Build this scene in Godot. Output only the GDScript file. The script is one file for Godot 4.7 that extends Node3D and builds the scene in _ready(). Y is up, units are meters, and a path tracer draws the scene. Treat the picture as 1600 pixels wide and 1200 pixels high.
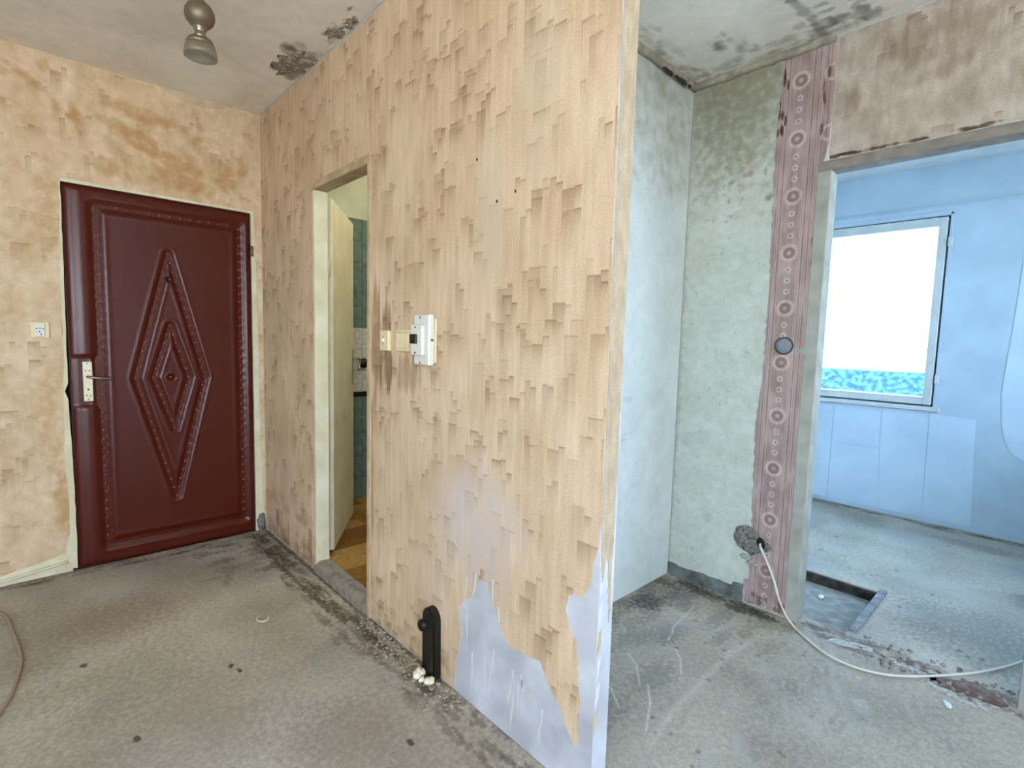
extends Node3D
# y up, metres. X runs along the entry wall to the right, "a" runs along the partition away from the camera (z = -a).

const H := 2.534
const PX := 1.05      # face of the papered partition
const EA := 3.389     # face of the entry wall
const DX := 2.491     # face of the wall with the right-hand doorway
const NA := 1.387     # face of the niche's left wall
const WX := 4.703     # face of the window wall

var B_SIDE := Basis(Vector3(0, 0, 1), Vector3(0, 1, 0), Vector3(-1, 0, 0))   # local frame of a wall that faces -X: x = -a, y up, z out of the wall
var rng := RandomNumberGenerator.new()
var mats := {}

# ------------------------------------------------------------------ nodes
func tag(o: Node, label: String, category: String, kind := "", group := "") -> Node:
	o.set_meta("label", label)
	o.set_meta("category", category)
	if kind: o.set_meta("kind", kind)
	if group: o.set_meta("group", group)
	return o

func base(called: String, label: String, category: String, at := Vector3.ZERO, basis_ := Basis(), kind := "", group := "") -> Node3D:
	var o := Node3D.new()
	o.name = called
	add_child(o, true)
	o.transform = Transform3D(basis_, at)
	tag(o, label, category, kind, group)
	return o

func put(called: String, mesh: Mesh, m: Material, parent: Node = self, xf := Transform3D()) -> MeshInstance3D:
	var o := MeshInstance3D.new()
	o.name = called
	o.mesh = mesh
	o.material_override = m
	o.transform = xf
	parent.add_child(o, true)
	return o

# ------------------------------------------------------------------ meshes
func begin(smooth := false) -> SurfaceTool:
	var st := SurfaceTool.new()
	st.begin(Mesh.PRIMITIVE_TRIANGLES)
	st.set_smooth_group(0 if smooth else -1)
	return st

func done(st: SurfaceTool) -> ArrayMesh:
	st.index()
	st.generate_normals()
	return st.commit()

func tri(st: SurfaceTool, a: Vector3, b: Vector3, c: Vector3, out: Vector3) -> void:
	if (b - a).cross(c - a).dot(out) > 0.0:
		var t := b
		b = c
		c = t
	st.add_vertex(a)
	st.add_vertex(b)
	st.add_vertex(c)

func quad(st: SurfaceTool, a: Vector3, b: Vector3, c: Vector3, d: Vector3, out: Vector3) -> void:
	tri(st, a, b, c, out)
	tri(st, a, c, d, out)

func box(st: SurfaceTool, lo: Vector3, hi: Vector3, bev := 0.0) -> void:
	var c := (lo + hi) / 2
	var h := (hi - lo) / 2
	h = Vector3(absf(h.x), absf(h.y), absf(h.z))
	var b := minf(bev, minf(h.x, minf(h.y, h.z)) * 0.9)
	var ax := [Vector3(h.x, 0, 0), Vector3(0, h.y, 0), Vector3(0, 0, h.z)]
	for k in 3:
		var n: Vector3 = ax[k]
		var u: Vector3 = ax[(k + 1) % 3] - ax[(k + 1) % 3].normalized() * b
		var v: Vector3 = ax[(k + 2) % 3] - ax[(k + 2) % 3].normalized() * b
		for s in [1.0, -1.0]:
			quad(st, c + n * s + u + v, c + n * s - u + v, c + n * s - u - v, c + n * s + u - v, n * s)
	if b <= 0.0: return
	for k in 3:
		var e: Vector3 = ax[k] - ax[k].normalized() * b
		var p: Vector3 = ax[(k + 1) % 3]
		var q: Vector3 = ax[(k + 2) % 3]
		var p1 := p - p.normalized() * b
		var q1 := q - q.normalized() * b
		for s in [1.0, -1.0]:
			for t in [1.0, -1.0]:
				quad(st, c + e + p * s + q1 * t, c - e + p * s + q1 * t, c - e + p1 * s + q * t, c + e + p1 * s + q * t, p * s + q * t)
	for sx in [1.0, -1.0]:
		for sy in [1.0, -1.0]:
			for sz in [1.0, -1.0]:
				var d := Vector3(h.x * sx, h.y * sy, h.z * sz)
				tri(st, c + d - Vector3(0, b * sy, b * sz), c + d - Vector3(b * sx, 0, b * sz), c + d - Vector3(b * sx, b * sy, 0), d)

func box_mesh(lo: Vector3, hi: Vector3, bev := 0.0) -> ArrayMesh:
	var st := begin()
	box(st, lo, hi, bev)
	return done(st)

func boxes(list: Array) -> ArrayMesh:
	var st := begin()
	for b in list: box(st, b[0], b[1])
	return done(st)

func tube(st: SurfaceTool, pts: Array, r: float, n := 8, flat := 1.0) -> void:
	var rings := []
	for i in pts.size():
		var t: Vector3 = (pts[mini(i + 1, pts.size() - 1)] - pts[maxi(i - 1, 0)]).normalized()
		var u := t.cross(Vector3.UP if absf(t.y) < 0.95 else Vector3.RIGHT).normalized()
		var v := u.cross(t).normalized()
		var ring := []
		for k in n:
			var an := TAU * k / n
			ring.append(pts[i] + u * cos(an) * r + v * sin(an) * r * flat)
		rings.append(ring)
	for i in pts.size() - 1:
		for k in n:
			var k2 := (k + 1) % n
			var mid: Vector3 = (rings[i][k] + rings[i][k2]) / 2 - pts[i]
			quad(st, rings[i][k], rings[i][k2], rings[i + 1][k2], rings[i + 1][k], mid)
	for e in [[0, 1], [pts.size() - 1, pts.size() - 2]]:
		for k in n:
			tri(st, pts[e[0]], rings[e[0]][k], rings[e[0]][(k + 1) % n], pts[e[0]] - pts[e[1]])

func smooth_path(pts: Array, step := 0.02) -> Array:
	var c := Curve3D.new()
	c.bake_interval = step
	for i in pts.size():
		var t: Vector3 = (pts[mini(i + 1, pts.size() - 1)] - pts[maxi(i - 1, 0)]) / 6.0
		c.add_point(pts[i], -t, t)
	return Array(c.get_baked_points())

func lathe(st: SurfaceTool, prof: Array, at: Vector3, axis := Vector3.UP, n := 32) -> void:   # prof: Vector2(radius, height)
	var u := axis.cross(Vector3.RIGHT if absf(axis.x) < 0.9 else Vector3.UP).normalized()
	var v := axis.cross(u).normalized()
	for i in prof.size() - 1:
		var p: Vector2 = prof[i]
		var q: Vector2 = prof[i + 1]
		var slope := Vector2(q.y - p.y, -(q.x - p.x))
		for k in n:
			var d0 := u * cos(TAU * k / n) + v * sin(TAU * k / n)
			var d1 := u * cos(TAU * (k + 1) / n) + v * sin(TAU * (k + 1) / n)
			quad(st, at + d0 * p.x + axis * p.y, at + d1 * p.x + axis * p.y, at + d1 * q.x + axis * q.y, at + d0 * q.x + axis * q.y, (d0 + d1) * slope.x + axis * slope.y * 2.0)

func lathe_mesh(prof: Array, at: Vector3, axis := Vector3.UP, n := 32) -> ArrayMesh:
	var st := begin(true)
	lathe(st, prof, at, axis, n)
	return done(st)

# A flat sheet with an outline in its own x, y plane, its face at z = thick; uv from the rectangle r (x, y, w, h) with v downwards.
func sheet(poly: Array, thick: float, r := Rect2(0, 0, 1, 1), z0 := 0.0) -> ArrayMesh:
	var pts := PackedVector2Array(poly)
	var st := begin()
	var idx := Geometry2D.triangulate_polygon(pts)
	var uv := func(p: Vector2) -> Vector2: return Vector2((p.x - r.position.x) / r.size.x, 1.0 - (p.y - r.position.y) / r.size.y)
	for i in range(0, idx.size(), 3):
		var t := [pts[idx[i]], pts[idx[i + 1]], pts[idx[i + 2]]]
		if (t[1] - t[0]).cross(t[2] - t[0]) > 0.0: t = [t[0], t[2], t[1]]
		for p in t:
			st.set_uv(uv.call(p))
			st.add_vertex(Vector3(p.x, p.y, z0 + thick))
	var ccw := not Geometry2D.is_polygon_clockwise(pts)
	for i in pts.size():
		var p := pts[i]
		var q := pts[(i + 1) % pts.size()]
		var e := q - p
		var nrm := Vector3(e.y, -e.x, 0) * (1.0 if _area(pts) > 0.0 else -1.0)
		var a := Vector3(p.x, p.y, z0)
		var b := Vector3(q.x, q.y, z0)
		var up := Vector3(0, 0, thick)
		var four := [[a, p], [b, q], [b + up, q], [a + up, p]]
		for k in [[0, 1, 2], [0, 2, 3]]:
			var f := [four[k[0]], four[k[1]], four[k[2]]]
			if (f[1][0] - f[0][0]).cross(f[2][0] - f[0][0]).dot(nrm) > 0.0: f = [f[0], f[2], f[1]]
			for w in f:
				st.set_uv(uv.call(w[1]))
				st.add_vertex(w[0])
	return done(st)

func _area(p: PackedVector2Array) -> float:
	var s := 0.0
	for i in p.size(): s += p[i].cross(p[(i + 1) % p.size()])
	return s

func torn(pts: Array, step := 0.012, amp := 0.004) -> Array:   # a polyline with a ragged course between its points
	var out := []
	for i in pts.size() - 1:
		var p: Vector2 = pts[i]
		var q: Vector2 = pts[i + 1]
		var n := maxi(1, int(p.distance_to(q) / step))
		var nrm := (q - p).normalized().orthogonal()
		for k in n:
			out.append(p.lerp(q, float(k) / n) + (nrm * rng.randf_range(-amp, amp) if k > 0 else Vector2.ZERO))
	out.append(pts[-1])
	return out

func mirror(pts: Array) -> Array:   # (a, Y) -> the local x, y of a wall that faces -X
	return pts.map(func(p): return Vector2(-p.x, p.y))

func lump(size: Vector3, sd: int, rough := 0.35, n := 7) -> ArrayMesh:
	var nz := FastNoiseLite.new()
	nz.seed = sd
	nz.frequency = 0.9
	var st := begin(true)
	var pt := func(i: int, k: int) -> Vector3:
		var th := PI * i / n
		var ph := TAU * (k % (n * 2)) / (n * 2)
		var d := Vector3(sin(th) * cos(ph), cos(th), sin(th) * sin(ph))
		return d * (1.0 + rough * nz.get_noise_3dv(d * 2.0)) * size
	for i in n:
		for k in n * 2:
			var a: Vector3 = pt.call(i, k)
			var b: Vector3 = pt.call(i, k + 1)
			var c: Vector3 = pt.call(i + 1, k + 1)
			var d: Vector3 = pt.call(i + 1, k)
			if i > 0: tri(st, a, b, c, a + b + c)
			if i < n - 1: tri(st, a, c, d, a + c + d)
	return done(st)

# ------------------------------------------------------------------ textures
func noise(w: int, h: int, freq: float, sd: int, oct := 4, squash := Vector2(1, 1)) -> PackedByteArray:
	var n := FastNoiseLite.new()
	n.noise_type = FastNoiseLite.TYPE_SIMPLEX_SMOOTH
	n.seed = sd
	n.frequency = freq
	n.fractal_octaves = oct
	var im := n.get_image(maxi(8, int(w / squash.x)), maxi(8, int(h / squash.y)), false, false, true)
	im.convert(Image.FORMAT_L8)
	if im.get_width() != w or im.get_height() != h: im.resize(w, h, Image.INTERPOLATE_CUBIC)
	return im.get_data()

class Canvas:
	var w: int
	var h: int
	var r: Rect2
	var ppm: float
	var buf := PackedByteArray()
	var nz := PackedByteArray()

	func _init(rect: Rect2, per_metre: float) -> void:
		r = rect
		ppm = per_metre
		w = int(rect.size.x * ppm)
		h = int(rect.size.y * ppm)
		buf.resize(w * h * 3)

	func fill(base_: Color, l: Array) -> void:   # l: three [noise, Color of the step from dark to light]
		var a: PackedByteArray = l[0][0]
		var b: PackedByteArray = l[1][0]
		var c: PackedByteArray = l[2][0]
		var ca: Color = l[0][1]
		var cb: Color = l[1][1]
		var cc: Color = l[2][1]
		var br := base_.r * 255.0
		var bg := base_.g * 255.0
		var bb := base_.b * 255.0
		var j := 0
		for i in w * h:
			var x := a[i] - 128.0
			var y := b[i] - 128.0
			var z := c[i] - 128.0
			buf[j] = int(clampf(br + x * ca.r + y * cb.r + z * cc.r, 0.0, 255.0))
			buf[j + 1] = int(clampf(bg + x * ca.g + y * cb.g + z * cc.g, 0.0, 255.0))
			buf[j + 2] = int(clampf(bb + x * ca.b + y * cb.b + z * cc.b, 0.0, 255.0))
			j += 3
		nz = a

	func dot(i: int, c: Color, al: float) -> void:
		var j := i * 3
		buf[j] = int(lerpf(buf[j], c.r * 255.0, al))
		buf[j + 1] = int(lerpf(buf[j + 1], c.g * 255.0, al))
		buf[j + 2] = int(lerpf(buf[j + 2], c.b * 255.0, al))

	func blob(at: Vector2, rad: Vector2, c: Color, al: float, rough := 0.8, hard := 1.4, lean := 0.0) -> void:
		var cx := (at.x - r.position.x) * ppm
		var cy := (r.end.y - at.y) * ppm
		var rx := rad.x * ppm
		var ry := rad.y * ppm
		var m := 1.5
		var ext := maxf(rx, ry) if lean != 0.0 else 0.0
		var cs := cos(lean)
		var sn := sin(lean)
		for y in range(maxi(0, int(cy - maxf(ry, ext) * m)), mini(h, int(cy + maxf(ry, ext) * m) + 1)):
			for x in range(maxi(0, int(cx - maxf(rx, ext) * m)), mini(w, int(cx + maxf(rx, ext) * m) + 1)):
				var dx := x - cx
				var dy := y - cy
				var u := (dx * cs - dy * sn) / rx
				var v := (dx * sn + dy * cs) / ry
				var d := u * u + v * v
				if d > 2.2: continue
				d += (nz[y * w + x] - 128) / 128.0 * rough
				var k := clampf((1.0 - d) * hard, 0.0, 1.0) * al
				if k > 0.004: dot(y * w + x, c, k)

	func stroke(pts: Array, wid: float, c: Color, al: float, rough := 0.9) -> void:
		for i in pts.size() - 1:
			var p := (Vector2(pts[i].x - r.position.x, r.end.y - pts[i].y)) * ppm
			var q := (Vector2(pts[i + 1].x - r.position.x, r.end.y - pts[i + 1].y)) * ppm
			var rr := maxf(wid * ppm, 0.7)
			var lo := Vector2(minf(p.x, q.x), minf(p.y, q.y)) - Vector2(rr, rr) * 1.6
			var hi := Vector2(maxf(p.x, q.x), maxf(p.y, q.y)) + Vector2(rr, rr) * 1.6
			var l2 := maxf(p.distance_squared_to(q), 0.001)
			for y in range(maxi(0, int(lo.y)), mini(h, int(hi.y) + 1)):
				for x in range(maxi(0, int(lo.x)), mini(w, int(hi.x) + 1)):
					var t := clampf((Vector2(x, y) - p).dot(q - p) / l2, 0.0, 1.0)
					var d := p.lerp(q, t).distance_to(Vector2(x, y)) / rr + (nz[y * w + x] - 128) / 128.0 * rough
					var k := clampf((1.0 - d) * 1.5, 0.0, 1.0) * al
					if k > 0.004: dot(y * w + x, c, k)

	# The printed step of the wallpaper: a block whose print starts dark at its top and left edge and fades downwards.
	func block(x0: int, y0: int, bw: int, bh: int, k: float, tone: Color, line: float) -> void:
		for y in range(maxi(0, y0), mini(h, y0 + bh)):
			var f := 1.0 - float(y - y0) / bh
			f = f * f * k
			var top := line if y - y0 < 3 else 0.0
			var row := y * w
			for x in range(maxi(0, x0), mini(w, x0 + bw)):
				var i := row + x
				var e := f * (0.85 + nz[i] / 255.0 * 0.3)
				if top > 0.0: e += top
				elif x - x0 < 2: e += line * 0.8 * (1.0 - float(y - y0) / bh)
				dot(i, tone, minf(e, 0.8))

	func image() -> ImageTexture:
		return ImageTexture.create_from_image(Image.create_from_data(w, h, false, Image.FORMAT_RGB8, buf))

	func relief() -> ImageTexture:
		return ImageTexture.create_from_image(Image.create_from_data(w, h, false, Image.FORMAT_L8, nz))

func plain(c: Color, rough := 0.7, metal := 0.0, spec := 0.5) -> StandardMaterial3D:
	var m := StandardMaterial3D.new()
	m.albedo_color = c
	m.roughness = rough
	m.metallic = metal
	m.metallic_specular = spec
	return m

func painted(c: Canvas, rough := 0.85, bump := 0.1) -> StandardMaterial3D:
	var m := plain(Color.WHITE, rough, 0.0, 0.3)
	m.albedo_texture = c.image()
	m.texture_repeat = false
	if bump > 0.0:
		m.heightmap_enabled = true
		m.heightmap_texture = c.relief()
		m.heightmap_scale = bump
	return m

# A mottled surface laid on by three planes; c0 dark, c1 light, one repeat every 1 / scale metres.
func mottled(c0: Color, c1: Color, scale_ := 0.6, sd := 1, rough := 0.85, bump := 0.1, oct := 5, freq := 0.012, contrast := 1.3) -> StandardMaterial3D:
	var n := FastNoiseLite.new()
	n.noise_type = FastNoiseLite.TYPE_SIMPLEX_SMOOTH
	n.seed = sd
	n.frequency = freq
	n.fractal_octaves = oct
	var src := n.get_seamless_image(384, 384, false, false, 0.2, true)
	src.convert(Image.FORMAT_L8)
	var g := src.get_data()
	var b := PackedByteArray()
	b.resize(g.size() * 3)
	for i in g.size():
		var c := c0.lerp(c1, clampf((g[i] / 255.0 - 0.5) * contrast + 0.5, 0.0, 1.0))
		b[i * 3] = int(c.r * 255)
		b[i * 3 + 1] = int(c.g * 255)
		b[i * 3 + 2] = int(c.b * 255)
	var m := plain(Color.WHITE, rough, 0.0, 0.3)
	m.albedo_texture = ImageTexture.create_from_image(Image.create_from_data(384, 384, false, Image.FORMAT_RGB8, b))
	m.uv1_triplanar = true
	m.uv1_world_triplanar = true
	m.uv1_scale = Vector3.ONE * scale_
	if bump > 0.0:
		m.heightmap_enabled = true
		m.heightmap_texture = ImageTexture.create_from_image(src)
		m.heightmap_scale = bump
	return m

func blocks(c: Canvas, count: int, tone: Color, strength: float, line: float) -> void:
	var col := int(0.0235 * c.ppm)
	for i in count:
		var x := rng.randi_range(-1, c.w / col) * col + rng.randi_range(-2, 2)
		var y := rng.randi_range(-40, c.h)
		var bw := col * (1 if rng.randf() < 0.45 else 2) - rng.randi_range(0, 3)
		var k := rng.randf()
		c.block(x, y, bw, int(rng.randf_range(0.04, 0.19) * c.ppm), strength * k * k, tone, line * rng.randf() * k)
		if k > 0.6:   # the steps come in flights
			c.block(x + bw, y + int(rng.randf_range(-0.03, 0.03) * c.ppm), col, int(rng.randf_range(0.03, 0.09) * c.ppm), strength * rng.randf(), tone, line * rng.randf())

# ------------------------------------------------------------------ scene
func _ready() -> void:
	rng.seed = 11
	camera_and_light()
	materials()
	shell()
	papered_partition()
	entry_wall()
	niche_and_doorway()
	floors()
	ceiling_()
	far_room()
	bathroom()
	entry_door()
	wall_fittings()
	lamp()
	cables_and_debris()

func camera_and_light() -> void:
	var cam := Camera3D.new()
	cam.name = "camera"
	cam.fov = rad_to_deg(2.0 * atan(600.0 / 805.93))
	cam.near = 0.02
	add_child(cam)
	var yaw := deg_to_rad(43.0)
	var pitch := deg_to_rad(5.058)
	var roll := deg_to_rad(1.495)
	var f := Vector3(sin(yaw) * cos(pitch), -sin(pitch), -cos(yaw) * cos(pitch))
	var right := Vector3(cos(yaw), 0, sin(yaw))
	var up := right.cross(f).normalized()
	var r2 := right * cos(roll) + up * sin(roll)
	var u2 := up * cos(roll) - right * sin(roll)
	cam.transform = Transform3D(Basis(r2, u2, -f), Vector3(0, 1.25, 0))
	cam.current = true

	var sky_m := ProceduralSkyMaterial.new()
	sky_m.sky_top_color = Color(0.40, 0.66, 1.06).linear_to_srgb()
	sky_m.sky_horizon_color = Color(0.50, 0.76, 1.06).linear_to_srgb()
	sky_m.ground_bottom_color = Color(0.4, 0.55, 0.7).linear_to_srgb()
	sky_m.ground_horizon_color = Color(0.5, 0.7, 0.9).linear_to_srgb()
	sky_m.sun_angle_max = 0.0
	var sky := Sky.new()
	sky.sky_material = sky_m
	var env := Environment.new()
	env.background_mode = Environment.BG_SKY
	env.sky = sky
	env.background_energy_multiplier = 19.5
	env.tonemap_mode = Environment.TONE_MAPPER_LINEAR
	env.tonemap_exposure = 0.92
	env.sdfgi_enabled = true
	env.ssao_enabled = true
	env.ssil_enabled = true
	var we := WorldEnvironment.new()
	we.name = "world"
	we.environment = env
	add_child(we)

	# added warm area light, standing in for daylight at the window behind the camera
	var back_fill := AreaLight3D.new()
	back_fill.name = "added_warm_light_back"
	back_fill.area_size = Vector2(2.1, 1.5)
	back_fill.light_color = Color(1.0, 0.865, 0.685).linear_to_srgb()
	back_fill.light_energy = 11.5
	back_fill.area_normalize_energy = true
	back_fill.area_range = 12.0
	back_fill.shadow_enabled = true
	back_fill.transform = Transform3D(Basis(Vector3.RIGHT, deg_to_rad(24)), Vector3(-1.5, 1.5, 2.9))   # tilted upwards to brighten the ceiling
	add_child(back_fill)
	# a second added area light, at the window in the left-hand wall
	var side := back_fill.duplicate()
	side.name = "added_warm_light_side"
	side.light_energy = 2.2
	side.transform = Transform3D(Basis(Vector3.UP, -PI / 2) * Basis(Vector3.RIGHT, deg_to_rad(24)), Vector3(-2.7, 1.5, 1.5))
	add_child(side)

func materials() -> void:
	mats.plaster_grey = mottled(Color(0.66, 0.65, 0.66), Color(0.80, 0.80, 0.81), 0.9, 3, 0.9, 0.25)
	mats.plaster_room = mottled(Color(0.76, 0.72, 0.66), Color(0.84, 0.80, 0.74), 0.7, 4, 0.9, 0.1)
	mats.niche = mottled(Color(0.66, 0.68, 0.63), Color(0.80, 0.82, 0.78), 0.55, 5, 0.8, 0.12, 5, 0.009, 1.2)
	mats.blue = mottled(Color(0.74, 0.80, 0.85), Color(0.80, 0.86, 0.91), 0.6, 6, 0.85, 0.06)
	mats.blue_panel = mottled(Color(0.79, 0.85, 0.91), Color(0.84, 0.90, 0.95), 0.5, 8, 0.7, 0.04)
	mats.cream = mottled(Color(0.80, 0.76, 0.62), Color(0.88, 0.85, 0.74), 1.2, 9, 0.5, 0.05)
	mats.grey_cream = mottled(Color(0.56, 0.56, 0.51), Color(0.66, 0.65, 0.60), 1.4, 10, 0.6, 0.05)
	mats.beige_paint = mottled(Color(0.66, 0.56, 0.43), Color(0.78, 0.68, 0.54), 1.6, 12, 0.6, 0.06)
	mats.concrete = mottled(Color(0.50, 0.49, 0.47), Color(0.64, 0.63, 0.60), 1.6, 13, 0.95, 0.5, 6, 0.02)
	mats.rough = mottled(Color(0.36, 0.35, 0.33), Color(0.58, 0.56, 0.53), 5.0, 14, 0.95, 0.6, 5, 0.02, 1.6)
	mats.rubble = mottled(Color(0.52, 0.48, 0.41), Color(0.72, 0.67, 0.58), 6.0, 15, 0.95, 0.3)
	mats.white_paint = mottled(Color(0.80, 0.81, 0.80), Color(0.88, 0.88, 0.86), 1.0, 16, 0.45, 0.03)
	mats.ivory = plain(Color(0.87, 0.80, 0.62), 0.35)
	mats.white_plastic = plain(Color(0.86, 0.84, 0.80), 0.4)
	mats.black_plastic = plain(Color(0.035, 0.032, 0.03), 0.45)
	mats.crumble = mottled(Color(0.42, 0.39, 0.36), Color(0.72, 0.69, 0.64), 5.0, 44, 0.95, 0.12, 5, 0.02, 1.5)
	mats.fillet = mottled(Color(0.50, 0.47, 0.40), Color(0.68, 0.65, 0.58), 2.5, 45, 0.9, 0.1)
	mats.crumble2 = mottled(Color(0.56, 0.54, 0.51), Color(0.84, 0.83, 0.80), 6.0, 47, 0.95, 0.2, 5, 0.02, 1.5)
	mats.gap = plain(Color(0.20, 0.16, 0.11), 0.9)
	mats.dark = plain(Color(0.03, 0.025, 0.02), 0.9)
	mats.steel = plain(Color(0.62, 0.58, 0.52), 0.32, 1.0)
	mats.brass = plain(Color(0.50, 0.45, 0.37), 0.5, 0.75)

# ------------------------------------------------------------------ room shell
func shell() -> void:
	var pr: Material = mats.plaster_room
	# left-hand wall and the wall behind the camera, each with a window
	tag(put("wall_left", boxes([
		[Vector3(-2.95, -0.1, -3.54), Vector3(-2.8, H + 0.12, 0.4)], [Vector3(-2.95, -0.1, 2.6), Vector3(-2.8, H + 0.12, 3.15)],
		[Vector3(-2.95, -0.1, 0.4), Vector3(-2.8, 0.7, 2.6)], [Vector3(-2.95, 2.3, 0.4), Vector3(-2.8, H + 0.12, 2.6)]]), pr), "plain wall with an added window on the far side of the hall opposite the partition", "wall", "structure")
	tag(put("wall_back", boxes([
		[Vector3(-2.8, -0.1, 3.0), Vector3(-2.6, H + 0.12, 3.15)], [Vector3(-0.4, -0.1, 3.0), Vector3(2.56, H + 0.12, 3.15)],
		[Vector3(-2.6, -0.1, 3.0), Vector3(-0.4, 0.7, 3.15)], [Vector3(-2.6, 2.3, 3.0), Vector3(-0.4, H + 0.12, 3.15)]]), pr), "wall behind the viewer with a wide window", "wall", "structure")
	for k in 2:  # the left-hand one is unseen, added for light from that side
		var w := base("window_%d" % (k + 3), ["wide window in the wall behind the viewer", "wide unseen window added in the left-hand wall beside the viewer"][k], "window", [Vector3(-1.5, 0.7, 3.07), Vector3(-2.87, 0.7, 1.5)][k], Basis(Vector3.UP, k * PI / 2), "structure")
		var st := begin()
		for x in [-1.07, 0.0, 1.07]: box(st, Vector3(x - 0.03, 0.0, -0.03), Vector3(x + 0.03, 1.6, 0.03), 0.004)
		for y in [0.03, 1.57]: box(st, Vector3(-1.1, y - 0.03, -0.03), Vector3(1.1, y + 0.03, 0.03), 0.004)
		put("window_frame", done(st), mats.white_paint, w)
		put("window_pane", box_mesh(Vector3(-1.07, 0.03, -0.003), Vector3(1.07, 1.57, 0.003)), glass(), w)

func glass() -> StandardMaterial3D:
	if not mats.has("glass"):
		var m := plain(Color(1, 1, 1, 0.06), 0.02)
		m.transparency = BaseMaterial3D.TRANSPARENCY_ALPHA
		mats.glass = m
	return mats.glass

func papered_partition() -> void:
	# slab of 6.5 cm with the opening of the small room
	var x0 := PX + 0.0018
	var x1 := 1.115
	var wall := put("wall_partition", boxes([
		[Vector3(x0, 0, -2.03), Vector3(x1, H, -0.777)], [Vector3(x0, 0, -EA), Vector3(x1, H, -2.6)], [Vector3(x0, 1.955, -2.6), Vector3(x1, H, -2.03)]]), mats.plaster_grey)
	tag(wall, "thin partition wall with peeling tan block-print wallpaper, between the entry and the niche", "wall", "structure")
	# wallpaper
	var r := Rect2(-3.4, 0, 2.65, H)
	var c := Canvas.new(r, 600.0)
	var s := noise(c.w, c.h, 0.05, 21, 4, Vector2(1, 9))
	c.fill(Color(0.815, 0.70, 0.572), [[s, Color(0.08, 0.08, 0.08)], [noise(c.w, c.h, 0.012, 22, 4, Vector2(2, 3)), Color(0.10, 0.11, 0.12)], [noise(c.w, c.h, 0.25, 23, 2), Color(0.10, 0.10, 0.10)]])
	blocks(c, 1250, Color(0.50, 0.38, 0.28), 0.42, 0.38)
	# wear: grime round the switches and the opening, paler washed patches
	var dirt := Color(0.42, 0.31, 0.20)
	for g in [[1.87, 1.32, 0.04, 0.07, 0.5], [1.87, 1.12, 0.05, 0.11, 0.65], [1.96, 1.22, 0.05, 0.3, 0.4], [1.72, 1.1, 0.1, 0.08, 0.25], [2.0, 0.6, 0.02, 0.5, 0.3]]:
		c.blob(Vector2(-g[0], g[1]), Vector2(g[2], g[3]), dirt, g[4])
	c.blob(Vector2(-1.25, 1.62), Vector2(0.09, 0.3), Color(0.80, 0.76, 0.68), 0.4, 0.7, 0.8)
	c.blob(Vector2(-1.05, 1.95), Vector2(0.12, 0.25), Color(0.82, 0.77, 0.68), 0.35, 0.7, 0.8)
	c.blob(Vector2(-1.3, 0.62), Vector2(0.28, 0.26), Color(0.78, 0.73, 0.71), 0.75, 0.7, 0.8)
	c.blob(Vector2(-1.55, 0.35), Vector2(0.2, 0.2), Color(0.78, 0.70, 0.61), 0.45, 0.7, 0.8)
	for k in 40: c.blob(Vector2(-rng.randf_range(1.4, 2.02), rng.randf_range(0.0, 0.12)), Vector2(rng.randf_range(0.01, 0.05), rng.randf_range(0.01, 0.03)), Color(0.50, 0.42, 0.33), 0.2, 0.6, 0.9)
	for k in 60: c.blob(Vector2(-rng.randf_range(2.62, 3.38), rng.randf_range(0.0, 0.3) * rng.randf()), Vector2(rng.randf_range(0.02, 0.08), rng.randf_range(0.02, 0.06)), Color(0.44, 0.34, 0.24), 0.25, 0.6, 0.9)
	c.blob(Vector2(-2.64, 0.25), Vector2(0.02, 0.25), Color(0.88, 0.84, 0.74), 0.6)
	for p in [[-1.315, 1.808], [-1.134, 1.678], [-1.215, 1.663]]: c.blob(Vector2(p[0], p[1]), Vector2(0.004, 0.005), Color(0.05, 0.03, 0.02), 1.0, 0.0, 3.0)
	for k in 7:
		var sx := rng.randf_range(1.1, 1.36)
		c.stroke([Vector2(-sx, rng.randf_range(0.36, 0.5)), Vector2(-sx + rng.randf_range(-0.03, 0.03), rng.randf_range(0.25, 0.35))], 0.005, Color(0.86, 0.84, 0.82), 0.7)
	var paper := painted(c, 0.8, 0.03)
	var edge := [Vector2(0.777, 2.52), Vector2(0.781, 2.03), Vector2(0.780, 1.76), Vector2(0.780, 1.46), Vector2(0.777, 1.2), Vector2(0.778, 0.98), Vector2(0.779, 0.78), Vector2(0.785, 0.71), Vector2(0.795, 0.678), Vector2(0.799, 0.642), Vector2(0.803, 0.611), Vector2(0.832, 0.562), Vector2(0.857, 0.565), Vector2(0.879, 0.551), Vector2(0.887, 0.506), Vector2(0.872, 0.47), Vector2(0.844, 0.436), Vector2(0.835, 0.379), Vector2(0.832, 0.302), Vector2(0.824, 0.275), Vector2(0.827, 0.21), Vector2(0.822, 0.16), Vector2(0.836, 0.135), Vector2(0.864, 0.167), Vector2(0.893, 0.209), Vector2(0.922, 0.242), Vector2(0.953, 0.281), Vector2(0.976, 0.313), Vector2(1.1, 0.293), Vector2(1.122, 0.307), Vector2(1.144, 0.332), Vector2(1.172, 0.38), Vector2(1.219, 0.458), Vector2(1.256, 0.457), Vector2(1.292, 0.387), Vector2(1.331, 0.358), Vector2(1.366, 0.316), Vector2(1.357, 0.21), Vector2(1.376, 0.121), Vector2(1.39, 0.046), Vector2(1.385, 0.006)]
	var outline := torn(edge, 0.014, 0.003)
	outline.append_array([Vector2(2.0, 0.006), Vector2(2.0, 1.985), Vector2(2.6, 1.985), Vector2(2.6, 0.006)])
	outline.append_array(torn([Vector2(2.62, 0.006), Vector2(3.386, 0.008)], 0.03, 0.003))
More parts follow.
